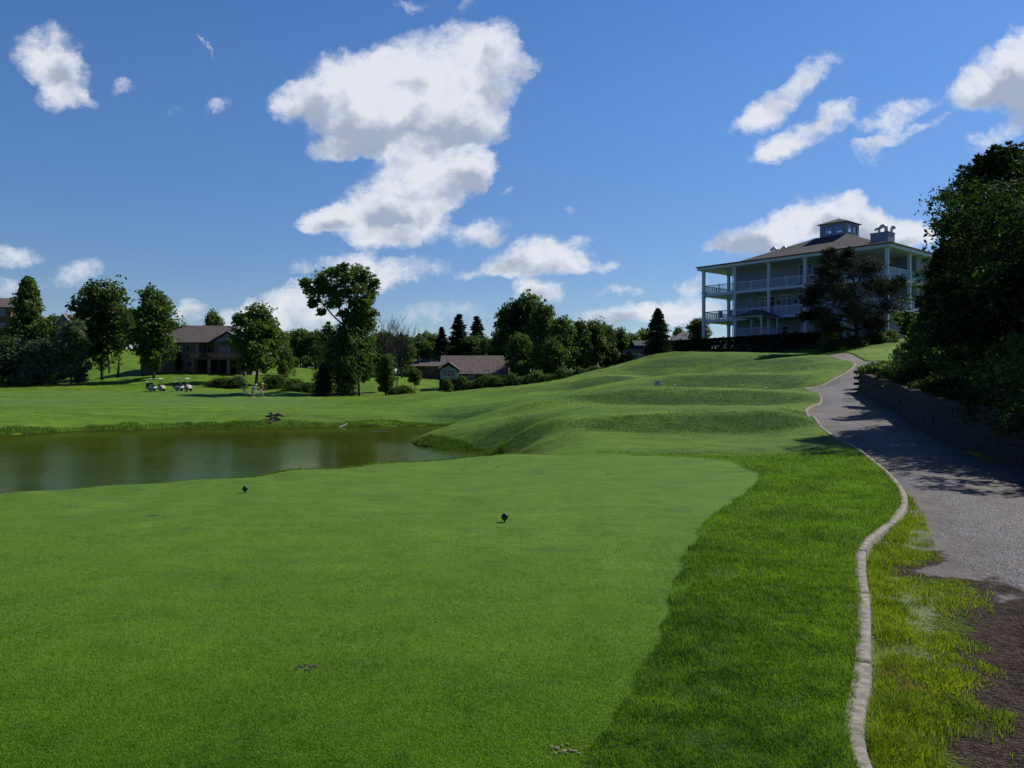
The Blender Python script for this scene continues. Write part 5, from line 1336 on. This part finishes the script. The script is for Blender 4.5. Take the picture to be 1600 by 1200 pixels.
# ---------------------------------------------------------------- people
def skin_obj(name, joints, edges, mt, parent, sub=2, root=0):
    me = bpy.data.meshes.new(name); me.from_pydata([j[0] for j in joints], edges, []); me.update()
    me.materials.append(mt)
    o = bpy.data.objects.new(name, me); col.objects.link(o); o.parent = parent
    sk = o.modifiers.new('skin', 'SKIN'); sk.use_smooth_shade = True
    for i, j in enumerate(joints):
        q = me.skin_vertices[0].data[i]; rr = j[1]; q.radius = rr if hasattr(rr, '__len__') else (rr, rr); q.use_root = (i == root)
    ss = o.modifiers.new('sub', 'SUBSURF'); ss.levels = sub; ss.render_levels = sub
    return o
def person(px, D, rz, label, lean, legs, arms, top, bottom, long_trousers, cap_kind):
    x, y, z = at(px, D); e = empty('person', (x, y, z), rz, label, 'person')
    # x forward in the figure's own frame
    pel = Vector((0, 0, .95)); sp = Vector((math.sin(lean), 0, math.cos(lean)))
    ch = pel+sp*.30; nk = pel+sp*.54; hd = pel+sp*.74+Vector((.03, 0, 0))
    J = [(pel, (.15, .115)), (ch, (.17, .12)), (nk, .062), (hd-sp*.05, (.075, .085)), (hd+sp*.09, .078)]; E = [(0, 1), (1, 2), (2, 3), (3, 4)]
    def chain(start, pts):
        a = start
        for p, r in pts: J.append((Vector(p), r)); E.append((a, len(J)-1)); a = len(J)-1
        return a
    hips = []
    for s, (kn, an) in zip((-1, 1), legs):
        hp = pel+Vector((0, s*.09, -.06)); kn = Vector(kn); an = Vector(an); hips.append((hp, kn, an))
        chain(0, [(hp, .095), (hp.lerp(kn, .5), .08), (kn, .056), (kn.lerp(an, .35), .058), (an, .04), (an+Vector((.07, 0, -.045)), .038), (an+Vector((.17, 0, -.055)), .028)])
    sh = []
    for s, (el, wr) in zip((-1, 1), arms):
        so_ = nk+Vector((0, s*.19, -.05)); el = Vector(el); wr = Vector(wr); sh.append((so_, el, wr))
        d = (wr-el).normalized()
        k = chain(1, [(nk.lerp(so_, .6)-sp*.03, .07), (so_, .055), (so_.lerp(el, .5), .048), (el, .038), (wr, .026), (wr+d*.07, (.036, .02))])
        for f in range(4): chain(k, [(wr+d*.12+Vector((0, (f-1.5)*.018, 0)), .009), (wr+d*.16+Vector((0, (f-1.5)*.019, -.008)), .008)])
        chain(k, [(wr+d*.08+Vector((.03, -s*.02, .0)), .010), (wr+d*.11+Vector((.035, -s*.02, 0)), .008)])
    skin_obj('body', J, E, M['skin'], e, 1)
    # nose and ears belong to the head shape
    T = [(pel+sp*.02, (.175, .135)), (ch, (.19, .14)), (nk-sp*.03, .085)]; TE = [(0, 1), (1, 2)]
    for s, (so_, el, wr) in zip((-1, 1), sh):
        i0 = len(T); T += [(nk.lerp(so_, .6)-sp*.03, .085), (so_, .072), (so_.lerp(el, .75), .062)]; TE += [(1, i0), (i0, i0+1), (i0+1, i0+2)]
    skin_obj('shirt', T, TE, top, e, 1)
    B = [(pel+sp*.03, (.165, .13)), (pel-Vector((0, 0, .05)), (.17, .13))]; BE = [(0, 1)]
    for (hp, kn, an) in hips:
        i0 = len(B)
        if long_trousers: B += [(hp-Vector((0, 0, .03)), .11), (hp.lerp(kn, .5), .098), (kn, .078), (kn.lerp(an, .5), .07), (an, .06)]; BE += [(1, i0)]+[(i0+q, i0+q+1) for q in range(4)]
        else: B += [(hp-Vector((0, 0, .03)), .11), (hp.lerp(kn, .5), .105), (hp.lerp(kn, .9), .095)]; BE += [(1, i0), (i0, i0+1), (i0+1, i0+2)]
    skin_obj('trousers' if long_trousers else 'shorts', B, BE, bottom, e, 1)
    for (hp, kn, an) in hips:
        MB().sphere((an.x+.06, an.y, an.z-.055), (.14, .052, .05), 10, 6).build('shoe', M['cloth_white'], e, True)
    c = MB(); top_ = hd+sp*.07
    c.sphere(top_, (.125, .115, .10), 12, 8)
    if cap_kind == 'cap': c.sphere(top_+Vector((.11, 0, -.01)), (.085, .075, .014), 10, 4)
    else: c.sphere(top_+Vector((0, 0, -.02)), (.18, .17, .018), 14, 4)
    c.build('cap' if cap_kind == 'cap' else 'hat', M['cloth_white'], e, True)
    return e, (x, y, z)
def club(e_loc, rz, a, b_, label):
    e = empty('golf_club', e_loc, rz, label, 'golf club')
    a = Vector(a); b_ = Vector(b_); g = a.lerp(b_, .22)
    MB().tube([a, g], .016, 6).build('grip', M['rubber'], e); MB().tube([g, b_], .007, 6).build('shaft', M['galv'], e)
    MB().bevbox(b_.x-.03, b_.y-.02, b_.z-.03, b_.x+.09, b_.y+.02, b_.z+.03, .01).build('club_head', M['galv'], e)
e, l = person(380.5, 104, 0, 'golfer in black shirt and cream trousers with white cap, leftmost of the three', .12,
    [((.05,-.1,.50),(-.02,-.1,.09)), ((.22,.1,.54),(.48,.1,.13))], [((-.05,-.28,1.16),(.12,-.22,.97)), ((.10,.27,1.15),(.30,.20,1.05))], M['cloth_black'], M['cloth_cream'], True, 'cap')
club(l, 0, (.30,.20,1.10), (.62,.25,.25), 'thin golf club carried by the golfer in black')
e, l = person(394, 99, 0, 'golfer in light blue shirt bending forward to putt, middle of the three', .55,
    [((.08,-.12,.50),(-.06,-.14,.09)), ((.14,.12,.50),(.12,.14,.09))], [((.42,-.16,1.02),(.56,-.04,.80)), ((.42,.18,1.02),(.58,.04,.78))], M['cloth_blue'], M['cloth_navy'], False, 'cap')
club(l, 0, (.50,.0,.86), (1.0,0,.04), 'putter held by the bending golfer in light blue')
e, l = person(408, 99, 0, 'golfer in dark red shirt and grey trousers with white hat, rightmost of the three', .15,
    [((.06,-.10,.50),(-.12,-.12,.09)), ((.18,.10,.50),(.20,.12,.09))], [((-.08,-.26,1.16),(-.02,-.24,.93)), ((.16,.27,1.18),(.36,.20,1.10))], M['cloth_red'], M['cloth_grey'], True, 'hat')
club(l, 0, (.38,.20,1.16), (-.35,-.2,.10), 'golf club held across the body by the golfer in red')

# ---------------------------------------------------------------- small things on the course
def tee_marker(px, D, lbl, col_='tee_black', s=1.0, grp='black ball tee markers on the tee'):
    x = (px-800)/F*D; z = H1(x, D)
    e = empty('tee_marker', (x, D, z), 0, lbl, 'tee marker', grp)
    MB().sphere((0, 0, .062*s), .041*s, 24, 16).build('ball', M[col_], e, True)
    MB().tube([(0, 0, -.05), (0, 0, .03*s)], [.012, .012], 8).build('spike', M[col_], e)
tee_marker(788.5, 9.25, 'black ball tee marker nearer the camera, right of the two')
tee_marker(383, 11.8, 'black ball tee marker farther off, left of the two near the pond')
tee_marker(1054, 44, 'white ball tee marker on the upper tee, just right of the small sign', 'pipe', 1.3, 'white ball tee markers on the upper tee')
tee_marker(1196, 44.5, 'white ball tee marker on the upper tee, far right near the path', 'pipe', 1.3, 'white ball tee markers on the upper tee')
def sign():
    D = 44.5; x, y, z = at(1027.5, D); e = empty('tee_sign', (x, y, z), R(6), 'small square pale sign board standing on the upper tee', 'sign')
    MB().bevbox(-.17, -.02, .04, .17, .02, .34, .01).build('panel', M['sign'], e)
    m = MB().box(-.10, -.024, .22, .10, -.021, .25).box(-.10, -.024, .16, .04, -.021, .19).box(-.10, -.024, .10, .08, -.021, .125)
    m.build('print', M['signtxt'], e)
    for sx in (-.12, .12): MB().box(sx-.015, .021, -.1, sx+.015, .04, .3).build('post', M['wood'], e)
sign()
def rocks():
    r = random.Random(3); D = 49.3; x, y, z = at(425, D); e = empty('driftwood_pile', (x, y, -1), 0, 'dark tangle of driftwood and roots on the far pond bank', 'driftwood')
    m = MB()
    for i in range(16):
        a = r.uniform(0, 6.28); l = r.uniform(.35, .8); cx, cz = r.uniform(-.45, .45), r.uniform(.05, .7); cx += cz*.3-.2
        m.tube([(cx-l*.5*math.cos(a), r.uniform(-.3, .3)+cz*.8, cz-l*.2*math.sin(a)), (cx, cz*.9, cz+r.uniform(-.05, .1)), (cx+l*.5*math.cos(a), r.uniform(-.2, .3)+cz*.8, cz+l*.25*math.sin(a)+.05)], [.05, .08, .03], 6)
    m.build('branches', M['rock'], e)
    m = MB()
    for i in range(7):
        c = (r.uniform(-.45, .3), r.uniform(-.4, .3), r.uniform(.02, .35)); m.sphere(c, (r.uniform(.12, .24), r.uniform(.12, .2), r.uniform(.08, .15)), 7, 5)
    m.build('stone', M['rock'], e)
    m = MB().tube([(-.5, -.3, -.05), (-.1, -.1, .3), (.15, .1, .42)], [.05, .055, .04], 7); m.build('pale_branch', M['bark_grey'], e)
rocks()
o = MB().tube([(-.22, 0, -.02), (.2, .25, .18)], .045, 10).build('drain_pipe', M['pipe'], loc=(at(537, 48.4)[0], 48.2, -1.0)); tag(o, 'short white pipe sticking out of the far pond bank', 'pipe')
o = MB().tube([(0, 0, 0), (.6, .04, .01), (1.1, .0, 0)], [.02, .03, .015], 6).build('floating_stick', M['tan_trim'], loc=(at(582, 44)[0], 43.5, -.995)); tag(o, 'thin pale stick floating on the pond', 'stick')
for i, (px, py) in enumerate([(239, 806), (357, 808), (723, 733), (777, 729), (844, 740), (952, 740), (480, 1044), (882, 1172), (730, 768)]):
    D = EYE*F/(py-600); x = (px-800)/F*D; dark = py > 800 and py != 1172
    m = MB(); rr = random.Random(i)
    for k in range(16):
        cx, cy_ = rr.uniform(-.06, .06), rr.uniform(-.05, .05); m.sphere((cx, cy_, .001), (rr.uniform(.005, .016), rr.uniform(.005, .016), .005), 6, 4)
    o = m.build('divot', M['rock' if dark else 'scuff'], loc=(x, D, 0.004)); tag(o, ('dark' if dark else 'pale')+' turf scuff on tee, ' + ['left of the far tee marker', 'just below the far tee marker', 'near the back edge of the tee', 'between the pale scuffs at the back of the tee', 'right of the pair of back-edge scuffs', 'farthest right of the back-edge scuffs', 'alone low in the middle of the tee', 'at the bottom edge near the rough', 'above the nearer tee marker'][i], 'divot')

# ---------------------------------------------------------------- retaining wall and planting
def wall():
    r = random.Random(9); e = empty('retaining_wall', (0, 0, 0), 0, 'long dark retaining wall of stacked timbers along the right side of the path', 'wall')
    m = MB(); ys = []
    y = -6.
    while y < 41.2: ys.append(y); y += 2.42
    top = MB()
    for c in range(7):
        off = 1.2*(c % 2)
        for y in ys:
            ya, yb = y+off, y+off+2.40
            xa, xb = float(wallx(ya)), float(wallx(yb)); za = float(hbase([xa], [ya])[0])-.14+c*.165; zb = float(hbase([xb], [yb])[0])-.14+c*.165
            s = .012*c+r.uniform(-.012, .012); h = .157
            L = math.hypot(xb-xa, yb-ya); nx, ny = (yb-ya)/L, -(xb-xa)/L
            q = [(xa+nx*s, ya+ny*s), (xb+nx*s, yb+ny*s), (xb+nx*(s+.3), yb+ny*(s+.3)), (xa+nx*(s+.3), ya+ny*(s+.3))]
            m.add([(q[0][0],q[0][1],za),(q[1][0],q[1][1],zb),(q[2][0],q[2][1],zb),(q[3][0],q[3][1],za),(q[0][0],q[0][1],za+h),(q[1][0],q[1][1],zb+h),(q[2][0],q[2][1],zb+h),(q[3][0],q[3][1],za+h)],
                  [(0,3,2,1),(4,5,6,7),(0,1,5,4),(1,2,6,5),(2,3,7,6),(3,0,4,7)])
    # return end of the wall turning into the bank
    x0 = float(wallx(44.6)); z0 = float(hbase([x0], [44.6])[0])
    for c in range(7):
        for k in range(5):
            xa = x0+.05+k*.6+(c % 2)*.3; za = z0-.14+c*.165
            m.box(xa, 44.85+c*.01, za, xa+.585, 45.15, za+.157)
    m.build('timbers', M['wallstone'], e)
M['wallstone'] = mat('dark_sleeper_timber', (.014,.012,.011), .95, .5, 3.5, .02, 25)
wall()
def post(px, py0, py1, D, wpx, lbl, tilt=0):
    x = (px-800)/F*D; zb = PZ(py0, D); zt = PZ(py1, D); w_ = wpx/F*D/2
    m = MB().bevbox(-w_, -w_, -.4, w_, w_, zt-zb, .01); o = m.build('wooden_post', M['wood'], loc=(x, D, zb)); o.rotation_euler = (0, tilt, .2)
    tag(o, lbl, 'post', 'old wooden posts on top of the retaining wall')
post(1398, 565, 546, 44, 4.5, 'short wooden post, left of the close pair above the retaining wall')
post(1404, 565, 545.5, 44, 4.5, 'short wooden post, right of the close pair above the retaining wall')
post(1410, 566, 535, 43.5, 5.5, 'tallest wooden post beside the close pair above the retaining wall')
post(1423, 572, 557, 42, 7, 'leaning stubby wooden post right of the tall one', -.15)
post(1472, 600, 576, 34, 6, 'solitary leaning wooden post low among the plants on the wall', -.12)

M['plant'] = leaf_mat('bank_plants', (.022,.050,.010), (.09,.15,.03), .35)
def wall_plants():
    # clumps of ivy / day-lily leaves hanging over the wall top, nearest ones strap-like
    r = np.random.RandomState(21)
    spots = [(1362,43.5,.75,.55),(1372,42,.9,.6),(1385,43,.9,.55),(1400,41,.9,.6),(1417,40,1.0,.6),(1433,38,1.0,.62),(1450,36,1.0,.6),(1470,34.5,1.0,.6),(1386,46,.8,.4),(1440,33,.9,.5),(1465,30,.9,.5),(1500,28,1.0,.5),(1520,24,1.0,.5),(1550,21,1.0,.5),(1580,19,1.,.5),(1620,16,1.,.5),(1400,36,.9,.6),(1425,33.5,.9,.6),(1440,30,.9,.6),(1465,27,.9,.5),(1490,24.5,.9,.5),(1510,22.3,.9,.5),(1540,20,.9,.5),(1570,17.5,.9,.5),(1640,14.5,.9,.5)]
    names = ['at the far end of the wall', 'second from the far end of the wall', 'left of the close pair of posts', 'below the close pair of posts', 'below the tallest post', 'right of the leaning stubby post', 'between stubby post and solitary post', 'beside the solitary leaning post', 'behind the close pair of posts']
    for i, (px, D, rr, hh) in enumerate(spots):
        wx = float(wallx(D)); x = max((px-800)/F*D, wx+.45); z = H1(x, D)
        n = 900; a = r.rand(n)*6.283; q = np.sqrt(r.rand(n)); h = r.rand(n)
        P = np.stack([np.cos(a)*q*rr, np.sin(a)*q*rr, h*hh*(1.15-q*.7)], 1)
        k = (x+P[:, 0] < wx+.1); P[k, 2] -= r.rand(k.sum())*.5
        V = leaf_quads(P, .17 if i > 8 else .20, .38, r, .25, .5)
        o = link_mesh('bank_plant', quads_mesh('bank_plant', V), M['plant'] if i < 9 else M['leaf_near']); o.location = (x, D, z)  # later clumps take darker leaves, shade put into their colour
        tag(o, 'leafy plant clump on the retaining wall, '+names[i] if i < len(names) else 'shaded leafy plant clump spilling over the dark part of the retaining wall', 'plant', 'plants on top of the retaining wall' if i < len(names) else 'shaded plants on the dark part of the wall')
wall_plants()

# ---------------------------------------------------------------- near trees on the right bank
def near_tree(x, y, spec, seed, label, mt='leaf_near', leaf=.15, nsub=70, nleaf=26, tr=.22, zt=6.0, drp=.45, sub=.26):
    r = np.random.RandomState(seed); z = H1(x, y)
    e = empty('bank_tree', (x, y, z-.1), 0, label, 'tree')
    cs = [(c[0]-x, c[1]-y, c[2]-z) for c in spec]; rd = [(c[3], c[3], c[3]*.8) for c in spec]
    V = clumps(cs, rd, nsub, nleaf, leaf, r, .42, sub, drp, .55)
    link_mesh('crown', quads_mesh('bank_crown', V), M[mt], e)
    mb = MB(); limbs(mb, (0, 0, -.3), (cs[0][0]*.3, cs[0][1]*.3, zt), tr, cs, random.Random(seed)); mb.build('trunk', M['bark'], e)
def S(px, py, D, rad): return ((px-800)/F*D, D, PZ(py, D), rad/F*D)
near_tree(15.6, 26, [S(1550,285,26,50),S(1590,262,25,44),S(1510,300,26.5,34),S(1635,290,25.5,60),S(1502,345,26,34),S(1540,360,25,55),S(1600,370,26.5,60),S(1492,400,25.5,36),S(1530,430,27,55),S(1590,445,25,60),
                   S(1472,450,26,30),S(1500,480,25.5,48),S(1560,500,26,60),S(1640,400,26,60),S(1680,330,26,60),S(1650,480,25,60),S(1484,515,26.5,32),S(1700,450,26,60),S(1525,270,27,26),S(1570,240,25.5,24),S(1620,240,26,34),S(1560,300,25.5,45),S(1620,335,25,50),S(1545,252,26,26),S(1600,290,26,45),S(1575,335,26,50),S(1530,390,26,45),S(1570,400,25,50)], 41,
          'tallest dark tree on the right bank with drooping leaf sprays against the sky', zt=7.0)
near_tree(17.5, 32, [S(1462,430,33,28),S(1470,470,32,34),S(1455,500,33,26),S(1480,520,32,40),S(1500,440,33,44),S(1550,420,33,50),S(1530,500,33,50),S(1600,480,33,60),S(1446,465,33,14),S(1478,390,33,22)], 42,
          'dark leafy tree at the left of the right bank, reaching towards the clubhouse', zt=5.0)
near_tree(16.6, 31.5, [S(1424,500,36,18),S(1412,492,36.5,11),S(1434,520,35.5,18),S(1445,505,35,20),S(1418,515,36,11),S(1450,535,35,16)], 43,
          'small bright yellow-green tree lit by the sun between the clubhouse and the dark bank trees', 'leaf_bright', .14, 60, 22, .08, 2.6, .2)
near_tree(14.2, 20.5, [S(1600,385,21,46),S(1570,420,21.5,40),S(1630,440,20.5,60),S(1590,480,21,50),S(1660,370,21,60),S(1550,465,21,30),S(1680,480,20.5,60),S(1720,420,21,60),S(1620,350,21.5,34)], 44,
          'nearer brighter-leaved tree at the right edge of the picture', 'leaf', .15, 70, 26, .18, 4.5)
near_tree(13.6, 17.4, [S(1700,500,18,60),S(1660,540,18.5,60),S(1750,440,18,70),S(1620,570,19,50),S(1800,380,18,80),S(1850,480,18,80)], 45,
          'dark leafy tree cut off by the right edge, shading the path', zt=3.6)
near_tree(20.5, 30, [(19,29,5,2.0),(21,30,6.5,2.2),(22,32,5,2.4),(20,33,7.5,1.8),(18.6,31,3.4,1.8),(22,29,8,2.0)], 46, 'dark tree behind the others deep in the right bank wood', zt=6, leaf=.22, nsub=40)
near_tree(24, 38, [(23,37,5.5,2.2),(25,38,7,2.2),(26,40,5,2.6),(22,40,6,2.0),(21.6,37,4.2,2.0),(24,36,4,2.0)], 47, 'dark tree farther back on the right bank behind the wooden posts', zt=6, leaf=.22, nsub=40)
near_tree(12.6, 14.2, [(12.4,14,3.6,1.7),(13.4,15.2,4.4,1.7),(12.0,15.5,4.9,1.3),(13.8,13.4,3.4,1.6),(12.8,14.4,5.4,1.2),(11.6,13.6,3.0,1.1)], 48, 'leafy tree beyond the right edge of the picture whose shade falls on the path', zt=4.4, leaf=.2, nsub=40)
near_tree(12.6, 20, [(12.6,20,3.8,1.6),(13.6,21,4.6,1.8),(12.2,21.5,3.2,1.2),(13.6,18.6,3.6,1.6),(14.4,20,5.4,1.6),(13.5,19,6.0,1.5),(12.9,22,6.2,1.5),(13.6,17,5.2,1.4),(14,23.5,6.6,1.5),(13.0,18.2,5.0,1.2)], 49, 'dark tree right behind the shaded part of the retaining wall', zt=2.2, leaf=.16, nsub=80)
# shrubby undergrowth filling the dark bank below the crowns
for i, (px, D, rr, hh) in enumerate([(1450,33,1.5,2.2),(1490,31,1.6,2.4),(1530,29,1.6,2.4),(1570,27,1.6,2.4),(1600,25,1.6,2.3),(1545,24.5,1.2,1.6),(1610,21.5,1.3,1.8),(1590,19.8,1.0,1.4),(1660,17.5,1.3,1.9),(1470,38,1.6,2.4),(1520,37,1.8,2.8),(1580,34,1.8,2.8),(1640,30,1.8,2.8),(1700,24,1.8,2.6),(1760,20,1.6,2.4),(1500,46,2.0,2.8),(1560,48,2.2,3.2)]):
    x = (px-800)/F*D; k = PR['bush']
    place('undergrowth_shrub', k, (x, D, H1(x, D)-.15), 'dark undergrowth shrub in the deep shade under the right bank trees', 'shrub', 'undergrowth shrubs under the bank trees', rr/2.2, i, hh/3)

print('objects', len(col.objects), 'faces', sum(len(m.polygons) for m in bpy.data.meshes))
